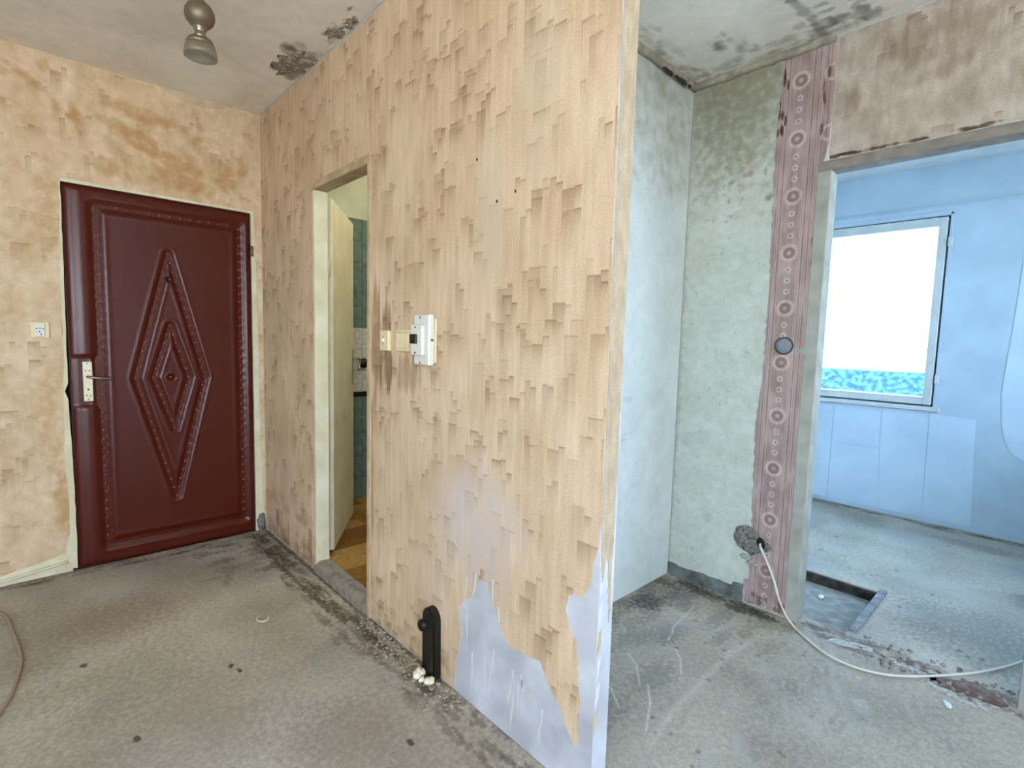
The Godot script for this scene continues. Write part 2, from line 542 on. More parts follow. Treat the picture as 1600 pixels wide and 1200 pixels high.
	outline.append(Vector2(3.386, 2.53))
	put("wallpaper", sheet(mirror(outline), 0.0018, r), paper, wall, Transform3D(B_SIDE, Vector3(x0, 0, 0)))
	# scraps of paper left on the scraped plaster
	var scrap := plain(Color(0.80, 0.77, 0.76), 0.9)
	for k in 16:
		var sa := rng.randf_range(0.90, 1.33)
		var top := lerpf(0.20, 0.36, (sa - 0.9) / 0.43) * rng.randf_range(0.5, 0.95)
		var hh := minf(rng.randf_range(0.05, 0.16), top - 0.02)
		var hw := rng.randf_range(0.002, 0.006)
		var dx := rng.randf_range(-0.02, 0.02)
		put("paper_shred", sheet(mirror(torn([Vector2(sa - hw, top), Vector2(sa + hw * 0.6, top - 0.01), Vector2(sa + hw + dx, top - hh * 0.6), Vector2(sa + dx, top - hh), Vector2(sa - hw + dx * 0.5, top - hh * 0.5), Vector2(sa - hw, top)], 0.02, 0.0015)), 0.0009), scrap, wall, Transform3D(B_SIDE, Vector3(x0, 0, 0)))
	for k in 7:
		var sy := 0.2 + 0.075 * k
		put("paper_shred", sheet(torn([Vector2(PX + 0.004, sy), Vector2(PX + 0.016, sy + 0.02), Vector2(PX + 0.022, sy + 0.07), Vector2(PX + 0.008, sy + 0.06), Vector2(PX + 0.004, sy)], 0.01, 0.002), 0.0009), mats.beige_paint if k % 3 == 0 else scrap, wall, Transform3D(Basis(), Vector3(0, 0, -0.777)))
	# bare end of the partition with what is left of its paper
	var er := Rect2(PX, 0, 0.07, H)
	var ec := Canvas.new(er, 500.0)
	ec.fill(Color(0.70, 0.615, 0.51), [[noise(ec.w, ec.h, 0.08, 31, 4, Vector2(1, 4)), Color(0.07, 0.07, 0.07)], [noise(ec.w, ec.h, 0.02, 32, 4), Color(0.06, 0.06, 0.06)], [noise(ec.w, ec.h, 0.3, 33, 2), Color(0.08, 0.08, 0.08)]])
	var rem := torn([Vector2(PX + 0.003, 0.76), Vector2(PX + 0.012, 0.62), Vector2(PX + 0.03, 0.70), Vector2(PX + 0.05, 0.5), Vector2(PX + 0.058, 0.92), Vector2(PX + 0.06, 1.44)], 0.015, 0.003)
	rem.append_array([Vector2(PX + 0.062, 1.46), Vector2(PX + 0.062, 2.52), Vector2(PX + 0.004, 2.52)])
	put("wallpaper_remnant", sheet(rem, 0.0016, er), painted(ec, 0.85, 0.03), wall, Transform3D(Basis(), Vector3(0, 0, -0.777)))

func entry_wall() -> void:
	var za := -EA - 0.0018
	var zb := -3.54
	var wall := put("wall_entry", boxes([
		[Vector3(-2.8, 0, zb), Vector3(0.11, H, za)], [Vector3(0.99, 0, zb), Vector3(PX + 0.0018, H, za)], [Vector3(0.11, 1.955, zb), Vector3(0.99, H, za)]]), mats.cream)
	tag(wall, "papered entry wall round the padded door, pale tan with brush stains above it", "wall", "structure")
	tag(put("door_backing", box_mesh(Vector3(-0.1, -0.1, -3.7), Vector3(1.2, H, -3.545)), mats.concrete), "unseen slab added behind the padded door to block light leaks", "wall", "structure")  # unseen slab added to stop light leaking in round the door
	var r := Rect2(-0.85, 0, 1.92, H)
	var c := Canvas.new(r, 500.0)
	c.fill(Color(0.825, 0.72, 0.59), [[noise(c.w, c.h, 0.06, 41, 4, Vector2(2, 2)), Color(0.08, 0.09, 0.10)], [noise(c.w, c.h, 0.012, 42, 4, Vector2(1, 2)), Color(0.10, 0.12, 0.15)], [noise(c.w, c.h, 0.3, 43, 2), Color(0.10, 0.10, 0.10)]])
	blocks(c, 520, Color(0.58, 0.45, 0.31), 0.42, 0.30)
	var ochre := Color(0.69, 0.52, 0.33)
	# broad diagonal brush marks above the door, brown stains towards the ceiling
	for b in [[0.62, 2.15, 0.36, 0.2, 0.25, 0.0], [0.46, 2.36, 0.22, 0.05, 0.5, -0.12], [0.42, 2.26, 0.16, 0.035, 0.5, -0.3], [0.56, 2.17, 0.26, 0.04, 0.55, -0.3], [0.62, 2.06, 0.20, 0.055, 0.5, -0.2], [0.72, 2.30, 0.03, 0.10, 0.5, -0.2], [0.34, 2.06, 0.1, 0.06, 0.45, 0.0], [0.86, 2.12, 0.05, 0.1, 0.45, 0.0], [0.95, 2.2, 0.04, 0.07, 0.5, 0.0], [0.20, 2.28, 0.035, 0.06, 0.65, 0.0], [0.13, 2.28, 0.025, 0.06, 0.5, 0.0], [0.03, 2.4, 0.10, 0.025, 0.5, -0.6], [-0.08, 2.42, 0.08, 0.03, 0.4, -0.5], [-0.12, 2.05, 0.05, 0.14, 0.35, 0.0], [0.07, 1.8, 0.05, 0.25, 0.3, 0.0], [-0.2, 1.5, 0.12, 0.2, 0.35, 0.0], [0.08, 0.35, 0.035, 0.2, 0.55, 0.0], [0.05, 0.8, 0.04, 0.3, 0.3, 0.0]]:
		c.blob(Vector2(b[0], b[1]), Vector2(b[2], b[3]), ochre, b[4] * 1.1, 0.5, 1.0, b[5])
	for k in 70: c.blob(Vector2(rng.randf_range(-0.6, 1.04), rng.randf_range(0.02, 2.5)), Vector2(rng.randf_range(0.02, 0.07), rng.randf_range(0.02, 0.1)), [ochre, Color(0.91, 0.84, 0.70), Color(0.90, 0.80, 0.66)][k % 3], rng.randf_range(0.15, 0.4), 0.5, 0.8)
	for k in 30: c.blob(Vector2(rng.randf_range(-0.5, 0.1), rng.randf_range(0.0, 0.1)), Vector2(0.04, 0.012), Color(0.45, 0.36, 0.24), 0.4)
	var paper := painted(c, 0.8, 0.03)
	var left := torn([Vector2(-0.6, 0.0), Vector2(-0.16, 0.05), Vector2(-0.05, 0.07), Vector2(0.026, 0.085), Vector2(0.085, 0.10), Vector2(0.09, 0.15), Vector2(0.105, 0.20), Vector2(0.11, 0.393), Vector2(0.10, 0.571), Vector2(0.106, 0.837), Vector2(0.110, 0.966), Vector2(0.117, 1.093), Vector2(0.112, 1.219), Vector2(0.119, 1.345), Vector2(0.116, 1.45), Vector2(0.122, 1.60), Vector2(0.129, 1.901), Vector2(0.133, 1.958)], 0.02, 0.0025)
	var poly := left + torn([Vector2(0.14, 1.962), Vector2(0.99, 1.957)], 0.05, 0.002) + torn([Vector2(1.002, 1.94), Vector2(1.022, 1.5), Vector2(1.024, 1.0), Vector2(1.03, 0.5), Vector2(1.034, 0.2), Vector2(1.04, 0.12)], 0.03, 0.003) + [Vector2(1.049, 0.12), Vector2(1.049, 2.533), Vector2(-0.85, 2.533), Vector2(-0.85, 0.0)]
	put("wallpaper", sheet(poly, 0.0018, r), paper, wall, Transform3D(Basis(), Vector3(0, 0, za)))
	# the curled strip along the foot of the wall
	var st := begin(true)
	tube(st, smooth_path([Vector3(-0.8, 0.012, -EA + 0.004), Vector3(-0.35, 0.02, -EA + 0.008), Vector3(-0.16, 0.026, -EA + 0.010), Vector3(0.0, 0.046, -EA + 0.008), Vector3(0.09, 0.055, -EA + 0.004)], 0.03), 0.012, 6, 0.5)
	put("curled_paper_edge", done(st), mats.cream, wall)
	# broken plaster in the corner right of the door
	st = begin(true)
	put("broken_plaster", lump(Vector3(0.022, 0.06, 0.02), 5, 0.8), mats.rough, wall, Transform3D(Basis(), Vector3(1.022, 0.05, -EA)))

func niche_and_doorway() -> void:
	var nc := Canvas.new(Rect2(1.1, 0, 1.4, H), 360.0)
	nc.fill(Color(0.80, 0.82, 0.80), [[noise(nc.w, nc.h, 0.03, 51, 5), Color(0.04, 0.04, 0.04)], [noise(nc.w, nc.h, 0.01, 52, 4), Color(0.05, 0.05, 0.05)], [noise(nc.w, nc.h, 0.2, 53, 3), Color(0.06, 0.06, 0.06)]])
	grime_and_shade(nc, 1.12, 2.49)
	for k in 30: nc.blob(Vector2(rng.randf_range(1.5, 2.45), rng.randf_range(1.9, 2.4)), Vector2(rng.randf_range(0.01, 0.03), rng.randf_range(0.02, 0.07)), Color(0.56, 0.54, 0.48), 0.2, 0.6, 0.8)
	var nl := put("wall_niche", box_mesh(Vector3(1.115, 0, -1.45), Vector3(2.56, H, -NA - 0.0005)), mats.niche)
	tag(nl, "pale bluish painted left wall of the empty niche", "wall", "structure")
	put("paint_coat", sheet([Vector2(1.116, 0.001), Vector2(DX, 0.001), Vector2(DX, H - 0.001), Vector2(1.116, H - 0.001)], 0.0005, nc.r), painted(nc, 0.7, 0.03), nl, Transform3D(Basis(), Vector3(0, 0, -NA - 0.0005)))
	# wall with the doorway: x from DX to DX + .07; window_2 added beyond the right of the frame
	var x0 := DX + 0.0005
	var x1 := DX + 0.07
	var wall := put("wall_doorway", boxes([
		[Vector3(x0, 0, -3.6), Vector3(x1, H, -0.74)], [Vector3(x0, 2.0, -0.74), Vector3(x1, H, -0.02)], [Vector3(x0, 0, -0.02), Vector3(x1, H, 0.75)],
		[Vector3(x0, 0, 0.75), Vector3(x1, 0.55, 2.75)], [Vector3(x0, 2.3, 0.75), Vector3(x1, H, 2.75)], [Vector3(x0, 0, 2.75), Vector3(x1, H, 3.15)]]), mats.niche)
	tag(wall, "stripped greenish wall with a doorway, a pink wallpaper strip and tan paper above", "wall", "structure")
	var wc := Canvas.new(Rect2(-1.4, 0, 0.66, H), 520.0)
	wc.fill(Color(0.735, 0.745, 0.69), [[noise(wc.w, wc.h, 0.035, 54, 5), Color(0.06, 0.06, 0.06)], [noise(wc.w, wc.h, 0.01, 55, 4), Color(0.06, 0.06, 0.07)], [noise(wc.w, wc.h, 0.2, 56, 3), Color(0.07, 0.07, 0.07)]])
	grime_and_shade(wc, -1.38, -0.95)
	for k in 26: wc.blob(Vector2(rng.randf_range(-1.3, -0.97), rng.randf_range(1.85, 2.1)), Vector2(rng.randf_range(0.005, 0.03), rng.randf_range(0.005, 0.025)), [Color(0.46, 0.41, 0.36), Color(0.72, 0.62, 0.55)][k % 2], 0.35)
	for k in 40: wc.blob(Vector2(rng.randf_range(-1.37, -0.97), rng.randf_range(0.1, 2.0)), Vector2(0.005, 0.006), Color(0.50, 0.48, 0.44), 0.45)
	wc.blob(Vector2(-1.385, 1.0), Vector2(0.02, 0.9), Color(0.50, 0.51, 0.47), 0.3)
	put("paint_coat", sheet(mirror([Vector2(0.76, 0.001), Vector2(NA, 0.001), Vector2(NA, H - 0.001), Vector2(0.76, H - 0.001)]), 0.0005, wc.r), painted(wc, 0.75, 0.04), wall, Transform3D(B_SIDE, Vector3(x0, 0, 0)))
	# pink strip printed with stripes and chains of rings
	var pc := Canvas.new(Rect2(-1.0, 0, 0.26, H), 760.0)
	pc.fill(Color(0.62, 0.53, 0.505), [[noise(pc.w, pc.h, 0.05, 61, 4, Vector2(1, 6)), Color(0.10, 0.10, 0.10)], [noise(pc.w, pc.h, 0.01, 62, 4, Vector2(1, 2)), Color(0.14, 0.14, 0.14)], [noise(pc.w, pc.h, 0.3, 63, 2), Color(0.08, 0.08, 0.08)]])
	var pale := Color(0.76, 0.68, 0.64)
	var deep := Color(0.46, 0.35, 0.335)
	for s in [[0.958, 0.0025, 0.5], [0.948, 0.002, 0.6], [0.938, 0.0035, 0.5], [0.926, 0.002, 0.5], [0.846, 0.002, 0.45], [0.838, 0.0025, 0.6], [0.826, 0.0018, 0.5], [0.816, 0.002, 0.55], [0.806, 0.003, 0.4], [0.796, 0.002, 0.5]]:
		pc.stroke([Vector2(-s[0], 0.0), Vector2(-s[0], H)], s[1], pale, s[2], 0.6)
	for s in [[0.953, 0.003], [0.932, 0.004], [0.832, 0.004], [0.811, 0.004], [0.785, 0.004], [0.77, 0.005]]:
		pc.stroke([Vector2(-s[0], 0.0), Vector2(-s[0], H)], s[1], deep, 0.4, 0.7)
	for k in 11:
		ring(pc, Vector2(-0.884, 2.396 - 0.2446 * k), 0.030, 0.0075, pale, 0.8)
		ring(pc, Vector2(-0.884, 2.396 - 0.2446 * k), 0.018, 0.0085, deep, 0.6)
		ring(pc, Vector2(-0.884, 2.396 - 0.2446 * k), 0.0, 0.008, pale, 0.45)
		for t in 16:
			var an := TAU * t / 16
			pc.blob(Vector2(-0.884, 2.396 - 0.2446 * k) + Vector2(cos(an), sin(an)) * 0.039, Vector2(0.0042, 0.0042), pale, 0.4, 0.4, 1.6)
		ring(pc, Vector2(-0.758, 2.148 - 0.2446 * (k - 1)), 0.030, 0.0075, pale, 0.7)
		for j in 3:
			ring(pc, Vector2(-0.884, 2.396 - 0.2446 * k - 0.0745 - 0.048 * j), 0.009, 0.005, pale, 0.8)
			ring(pc, Vector2(-0.884, 2.396 - 0.2446 * k - 0.0745 - 0.048 * j), 0.0, 0.0045, deep, 0.7)
	for k in 14: pc.blob(Vector2(-rng.randf_range(0.93, 0.97), rng.randf_range(2.15, 2.45)), Vector2(0.006, 0.025), Color(0.22, 0.13, 0.11), 0.7)
	for k in 10: pc.blob(Vector2(-rng.randf_range(0.77, 0.8), rng.randf_range(1.6, 2.4)), Vector2(0.006, 0.03), Color(0.28, 0.17, 0.15), 0.6)
	for k in 8: pc.blob(Vector2(-rng.randf_range(0.8, 0.97), rng.randf_range(0.0, 0.06)), Vector2(0.02, 0.015), Color(0.33, 0.25, 0.20), 0.5)
	var edge := torn([Vector2(0.976, 0.006), Vector2(0.982, 0.114), Vector2(0.962, 0.125), Vector2(0.962, 0.231), Vector2(0.966, 0.453), Vector2(0.979, 0.884), Vector2(0.962, 1.068), Vector2(0.960, 1.423), Vector2(0.963, 1.713), Vector2(0.974, 2.166), Vector2(0.960, 2.41), Vector2(0.962, 2.5)], 0.02, 0.004) + torn([Vector2(0.93, 2.528), Vector2(0.75, 2.525)], 0.02, 0.004) + [Vector2(0.757, 2.1), Vector2(0.772, 2.03), Vector2(0.790, 2.0), Vector2(0.792, 0.006)]
	var strip := put("wallpaper_strip", sheet(mirror(edge), 0.0015, pc.r), painted(pc, 0.75, 0.03), wall, Transform3D(B_SIDE, Vector3(DX, 0, 0)))
	strip.set_meta("label", "old pink wallpaper strip with stripes and chains of rings")
	# tan paper over the doorway
	var tc := Canvas.new(Rect2(-0.76, 2.0, 1.5, H - 2.0), 460.0)
	tc.fill(Color(0.68, 0.615, 0.55), [[noise(tc.w, tc.h, 0.05, 71, 4, Vector2(1, 3)), Color(0.08, 0.08, 0.09)], [noise(tc.w, tc.h, 0.014, 72, 4), Color(0.12, 0.13, 0.14)], [noise(tc.w, tc.h, 0.3, 73, 2), Color(0.10, 0.10, 0.10)]])
	blocks(tc, 90, Color(0.42, 0.33, 0.26), 0.4, 0.3)
	for b in [[-0.45, 2.4, 0.12, 0.1], [-0.3, 2.42, 0.1, 0.06], [-0.68, 2.25, 0.03, 0.06], [-0.38, 2.28, 0.09, 0.04], [-0.55, 2.42, 0.06, 0.08], [-0.1, 2.35, 0.08, 0.09]]:
		tc.blob(Vector2(b[0], b[1]), Vector2(b[2], b[3]), Color(0.48, 0.38, 0.30), 0.4, 0.5, 0.8, 0.3)
	for k in 22: tc.blob(Vector2(rng.randf_range(-0.75, 0.1), 2.036 + rng.randf_range(0.0, 0.012)), Vector2(0.035, 0.006), Color(0.25, 0.20, 0.16), 0.6)
	var over := torn([Vector2(0.748, 2.031), Vector2(0.4, 2.033), Vector2(-0.72, 2.033)], 0.03, 0.003) + [Vector2(-0.72, 2.53)] + torn([Vector2(0.756, 2.525), Vector2(0.753, 2.1), Vector2(0.748, 2.03)], 0.03, 0.003)
	put("wallpaper", sheet(mirror(over), 0.0016, tc.r), painted(tc, 0.85, 0.05), wall, Transform3D(B_SIDE, Vector3(DX, 0, 0)))
	# grey remains of a skirting
	var sk := torn([Vector2(NA, 0.066), Vector2(1.25, 0.062), Vector2(1.1, 0.068), Vector2(1.04, 0.064)], 0.03, 0.005) + torn([Vector2(1.03, 0.085), Vector2(0.985, 0.088)], 0.01, 0.004) + [Vector2(0.982, 0.0), Vector2(NA, 0.0)]
	var bb := put("baseboard_niche", sheet(mirror(sk), 0.007), mottled(Color(0.30, 0.32, 0.31), Color(0.50, 0.52, 0.50), 2.0, 18, 0.85, 0.15), self, Transform3D(B_SIDE, Vector3(DX, 0, 0)))
	tag(bb, "dark grey mortar strip left along the foot of the niche's back wall", "baseboard", "structure")
	# rough plaster fillets under the ceiling
	var co := base("trim_1", "rough plaster fillet under the ceiling round the niche", "cornice", Vector3.ZERO, Basis(), "structure")
	var st := begin(true)
	var run := []
	for k in 30: run.append(Vector3(lerpf(1.1, DX, k / 29.0), H - 0.012 + rng.randf_range(-0.004, 0.004), -NA + 0.008 + rng.randf_range(-0.004, 0.003)))
	tube(st, run, 0.020, 7)
	put("cornice_run", done(st), mats.fillet, co)
	st = begin(true)
	run = []
	for k in 24: run.append(Vector3(DX - 0.008 + rng.randf_range(-0.003, 0.004), H - 0.012 + rng.randf_range(-0.005, 0.005), -lerpf(NA, 0.76, k / 23.0)))
	tube(st, run, 0.020, 7)
	put("cornice_run", done(st), mats.fillet, co)
	st = begin(true)
	run = []
	for k in 40: run.append(Vector3(DX - 0.001 + rng.randf_range(-0.001, 0.001), lerpf(0.03, H, k / 39.0), -NA + 0.001))
	tube(st, run, 0.004, 6)
	put("corner_bead", done(st), mats.grey_cream, co)
	# gaps chipped out of the fillet
	for p in [[2.20, 0.03, 0.012], [2.235, 0.016, 0.014], [2.30, 0.03, 0.012], [2.35, 0.034, 0.017], [2.41, 0.014, 0.01]]:
		put("chipped_gap", lump(Vector3(p[1], p[2] * 0.7, 0.005), int(p[0] * 100), 0.9, 9), mats.gap, co, Transform3D(Basis(), Vector3(p[0], H - 0.034, -NA + 0.021)))
	# door lining of the right-hand doorway
	var fr := base("door_3", "pale painted lining of the open doorway into the blue room", "doorway", Vector3.ZERO, Basis(), "structure")
	for s in [[-0.792, -0.738], [-0.02, 0.04]]:
		put("jamb", box_mesh(Vector3(DX - 0.004, -0.01, s[0]), Vector3(DX + 0.085, 1.99, s[1]), 0.003), mats.grey_cream, fr)
	put("head", box_mesh(Vector3(DX - 0.003, 1.99, -0.792), Vector3(DX + 0.085, 2.03, 0.04), 0.003), mottled(Color(0.46, 0.42, 0.38), Color(0.58, 0.54, 0.49), 2.0, 46, 0.7, 0.05), fr)
	# window_2 is unseen, added to light this corner from the right
	var w2 := base("window_2", "unseen window added in the right-hand wall beside the viewer to light the niche", "window", Vector3(DX + 0.035, 0.55, 1.75), Basis(), "structure")
	st = begin()
	for z in [-0.97, 0.0, 0.97]: box(st, Vector3(-0.03, 0.0, z - 0.03), Vector3(0.03, 1.75, z + 0.03), 0.004)
	for y in [0.03, 1.72]: box(st, Vector3(-0.03, y - 0.03, -1.0), Vector3(0.03, y + 0.03, 1.0), 0.004)
	put("window_frame", done(st), mats.white_paint, w2)
	put("window_pane", box_mesh(Vector3(-0.003, 0.03, -0.97), Vector3(0.003, 1.72, 0.97)), glass(), w2)

func ring(c: Canvas, at: Vector2, rad: float, half: float, col: Color, al: float) -> void:
	var cx := (at.x - c.r.position.x) * c.ppm
	var cy := (c.r.end.y - at.y) * c.ppm
	var m := int((rad + half * 1.5) * c.ppm) + 2
	for y in range(maxi(0, int(cy) - m), mini(c.h, int(cy) + m + 1)):
		for x in range(maxi(0, int(cx) - m), mini(c.w, int(cx) + m + 1)):
			var d := absf(Vector2(x - cx, y - cy).length() / c.ppm - rad) / half
			var k := clampf((1.15 - d) * 2.0, 0.0, 1.0) * al * (0.6 + c.nz[y * c.w + x] / 255.0 * 0.6)
			if k > 0.01: c.dot(y * c.w + x, col, minf(k, 1.0))

func grime_and_shade(c: Canvas, s0: float, s1: float) -> void:   # old damp stains and painted shade in the top of the niche, grey marks lower down
	for k in 12: c.blob(Vector2(lerpf(s0, s1, k / 11.0), H - 0.02), Vector2(0.25, 0.55), Color(0.50, 0.47, 0.39), 0.12, 0.4, 0.8)  # broad faint blobs put the upper niche's shade into the colour, along with grime
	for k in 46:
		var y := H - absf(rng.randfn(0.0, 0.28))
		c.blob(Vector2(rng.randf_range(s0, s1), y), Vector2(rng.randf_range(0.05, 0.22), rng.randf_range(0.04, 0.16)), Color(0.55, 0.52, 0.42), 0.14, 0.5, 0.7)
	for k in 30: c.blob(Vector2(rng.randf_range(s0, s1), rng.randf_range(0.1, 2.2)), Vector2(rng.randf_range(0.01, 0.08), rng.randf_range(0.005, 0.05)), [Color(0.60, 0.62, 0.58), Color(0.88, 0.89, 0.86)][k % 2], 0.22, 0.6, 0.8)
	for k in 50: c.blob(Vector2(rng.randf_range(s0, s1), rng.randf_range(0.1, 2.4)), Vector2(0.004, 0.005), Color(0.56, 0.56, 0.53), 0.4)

func floors() -> void:
	# one screed over the hall and the blue room, with a sunken field beside the doorway
	var r := Rect2(-1.4, -1.0, 6.11, 4.6)
	var c := Canvas.new(r, 310.0)
	c.fill(Color(0.665, 0.63, 0.575), [[noise(c.w, c.h, 0.12, 81, 5), Color(0.10, 0.10, 0.10)], [noise(c.w, c.h, 0.005, 82, 6), Color(0.15, 0.15, 0.14)], [noise(c.w, c.h, 0.4, 83, 2), Color(0.16, 0.16, 0.16)]])
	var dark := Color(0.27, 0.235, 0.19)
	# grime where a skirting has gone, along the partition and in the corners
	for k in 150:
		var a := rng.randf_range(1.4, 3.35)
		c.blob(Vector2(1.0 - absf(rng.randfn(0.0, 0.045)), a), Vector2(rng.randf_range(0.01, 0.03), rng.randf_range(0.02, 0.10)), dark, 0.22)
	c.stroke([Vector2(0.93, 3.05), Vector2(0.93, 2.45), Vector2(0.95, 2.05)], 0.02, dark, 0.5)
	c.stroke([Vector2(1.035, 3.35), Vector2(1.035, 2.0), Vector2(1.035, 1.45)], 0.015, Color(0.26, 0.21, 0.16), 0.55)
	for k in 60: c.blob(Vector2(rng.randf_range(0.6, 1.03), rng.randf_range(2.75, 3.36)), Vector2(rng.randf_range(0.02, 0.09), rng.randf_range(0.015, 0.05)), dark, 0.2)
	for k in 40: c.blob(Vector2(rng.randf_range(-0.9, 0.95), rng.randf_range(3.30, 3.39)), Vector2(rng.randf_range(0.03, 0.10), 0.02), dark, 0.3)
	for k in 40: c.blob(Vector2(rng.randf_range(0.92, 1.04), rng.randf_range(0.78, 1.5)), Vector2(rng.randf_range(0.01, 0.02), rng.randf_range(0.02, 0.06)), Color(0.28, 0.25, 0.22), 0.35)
	# pale plaster dust by the partition and the black cap, lighter wear in the hall
	for k in 30: c.blob(Vector2(rng.randf_range(0.84, 1.03), rng.randf_range(1.30, 1.75)), Vector2(rng.randf_range(0.01, 0.05), rng.randf_range(0.01, 0.05)), Color(0.75, 0.71, 0.63), 0.4)
	for k in 26: c.blob(Vector2(rng.randf_range(-0.6, 0.9), rng.randf_range(0.6, 3.0)), Vector2(rng.randf_range(0.10, 0.35), rng.randf_range(0.08, 0.3)), [Color(0.63, 0.58, 0.51), Color(0.54, 0.47, 0.40), Color(0.53, 0.51, 0.42)][k % 3], 0.32, 0.6, 0.8)
	for p in [[0.497, 2.041], [0.513, 1.993], [0.184, 1.842], [0.091, 2.389], [0.804, 1.284]]: c.blob(Vector2(p[0], p[1]), Vector2(0.012, 0.018), Color(0.24, 0.20, 0.16), 0.7)
	# niche: dark corner, scratches, the line of a removed closet front
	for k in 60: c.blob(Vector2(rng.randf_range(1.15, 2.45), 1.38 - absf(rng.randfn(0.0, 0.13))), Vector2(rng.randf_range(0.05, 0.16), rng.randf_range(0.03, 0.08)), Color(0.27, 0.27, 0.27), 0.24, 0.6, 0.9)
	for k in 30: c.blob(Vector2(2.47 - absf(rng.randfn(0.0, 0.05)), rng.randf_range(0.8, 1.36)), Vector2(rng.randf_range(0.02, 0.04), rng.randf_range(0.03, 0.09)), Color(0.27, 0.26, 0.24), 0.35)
	for k in 22: c.blob(Vector2(rng.randf_range(1.2, 2.3), rng.randf_range(0.9, 1.3)), Vector2(rng.randf_range(0.05, 0.16), rng.randf_range(0.03, 0.09)), [Color(0.42, 0.42, 0.42), Color(0.64, 0.62, 0.62)][k % 2], 0.3)
	var pale := Color(0.80, 0.78, 0.72)
	c.stroke([Vector2(1.36, 0.79), Vector2(1.50, 0.815), Vector2(1.80, 0.828), Vector2(2.03, 0.836), Vector2(2.33, 0.80)], 0.014, pale, 0.5, 1.6)
	for s in [[1.708, 1.11, 1.576, 0.969], [2.018, 1.089, 1.912, 1.052], [2.278, 1.12, 2.018, 1.089], [1.311, 0.745, 1.25, 0.66], [1.42, 0.95, 1.5, 1.1], [1.75, 0.9, 1.88, 1.0], [1.6, 0.95, 1.4, 0.83]]:
		c.stroke([Vector2(s[0], s[1]), Vector2((s[0] + s[2]) / 2 + 0.02, (s[1] + s[3]) / 2), Vector2(s[2], s[3])], 0.005, Color(0.84, 0.83, 0.82), 0.6)
	for k in 90: c.blob(Vector2(rng.randf_range(1.1, 2.4), rng.randf_range(0.3, 1.3)), Vector2(0.006, 0.006) * rng.randf_range(0.7, 2.0), [pale, Color(0.36, 0.34, 0.31)][k % 2], 0.45)
	# brown damp stain at the foot of the doorway lining
	for k in 14: c.blob(Vector2(rng.randf_range(2.15, 2.44), rng.randf_range(0.72, 0.90)), Vector2(rng.randf_range(0.04, 0.1), rng.randf_range(0.02, 0.05)), Color(0.43, 0.36, 0.24), 0.2, 0.6, 0.8)
	# white dust patches right, and on the blue room's floor
	for k in 60: c.blob(Vector2(rng.randfn(2.05, 0.22), rng.randfn(0.5, 0.13)), Vector2(rng.randf_range(0.01, 0.07), rng.randf_range(0.01, 0.035)), [Color(0.76, 0.76, 0.77), Color(0.70, 0.71, 0.73), Color(0.50, 0.50, 0.50)][k % 3], 0.28, 1.4, 1.0, 0.4)
	for k in 40: c.blob(Vector2(rng.randf_range(2.7, 4.65), rng.randf_range(-0.4, 1.6)), Vector2(rng.randf_range(0.05, 0.25), rng.randf_range(0.08, 0.35)), [Color(0.70, 0.70, 0.68), Color(0.44, 0.42, 0.38), Color(0.60, 0.62, 0.62)][k % 3], 0.3)
	for k in 50: c.blob(Vector2(rng.randf_range(2.6, 4.65), rng.randf_range(-0.4, 1.6)), Vector2(0.012, 0.008) * rng.randf_range(0.5, 1.6), Color(0.34, 0.33, 0.31), 0.5)
	for k in 60: c.blob(Vector2(4.66 - absf(rng.randfn(0.0, 0.03)), rng.randf_range(-0.5, 1.6)), Vector2(0.02, 0.06), Color(0.32, 0.30, 0.26), 0.4)
	# dark worn line where the sill of the doorway was
	for k in 50: c.blob(Vector2(2.5 + rng.randf_range(-0.06, 0.06), rng.randf_range(0.0, 0.72)), Vector2(0.03, rng.randf_range(0.02, 0.07)), [Color(0.36, 0.30, 0.27), Color(0.66, 0.62, 0.58), Color(0.40, 0.34, 0.32)][k % 3], 0.4)
	var rf := Rect2(r.position, r.size)
	var hall := [Vector2(-1.4, -1.0), Vector2(4.703, -1.0), Vector2(4.703, 2.6), Vector2(3.14, 2.6), Vector2(3.14, 0.56), Vector2(2.575, 0.56), Vector2(2.575, 0.74), Vector2(2.49, 0.74), Vector2(2.49, 1.387), Vector2(1.115, 1.387), Vector2(1.115, 0.777), Vector2(PX, 0.777), Vector2(PX, 3.389), Vector2(-1.4, 3.389)]
	var fl := put("floor", sheet(hall, 0.055, rf, -0.055), painted(c, 0.78, 0.10), self, Transform3D(Basis(Vector3(1, 0, 0), Vector3(0, 0, -1), Vector3(0, 1, 0)), Vector3.ZERO))
	tag(fl, "bare stained grey concrete floor of the hall and the blue room", "floor", "structure")
	var sub := put("floor_underlay", boxes([[Vector3(-2.95, -0.2, -3.6), Vector3(4.85, -0.055, 3.15)], [Vector3(-2.8, -0.055, 1.0), Vector3(2.56, 0.0, 3.0)], [Vector3(-2.8, -0.055, -3.54), Vector3(-1.4, 0.0, 1.0)]]), mats.concrete)
	tag(sub, "lower concrete bed showing in the sunken field inside the doorway", "floor", "structure")
	# edge batten of the sunken field
	var bt := put("floor_batten", box_mesh(Vector3(2.60, -0.05, -0.562), Vector3(3.16, 0.012, -0.530), 0.003), mottled(Color(0.44, 0.45, 0.45), Color(0.62, 0.63, 0.62), 3.0, 19, 0.9, 0.1))
	tag(bt, "grey wooden batten along the edge of the sunken floor field inside the doorway", "batten")
	put("recess_edge", box_mesh(Vector3(3.122, 0.562, -0.055), Vector3(3.139, 2.6, -0.006), 0.002), mottled(Color(0.16, 0.15, 0.14), Color(0.30, 0.29, 0.27), 3.0, 48, 0.9, 0.1), fl)
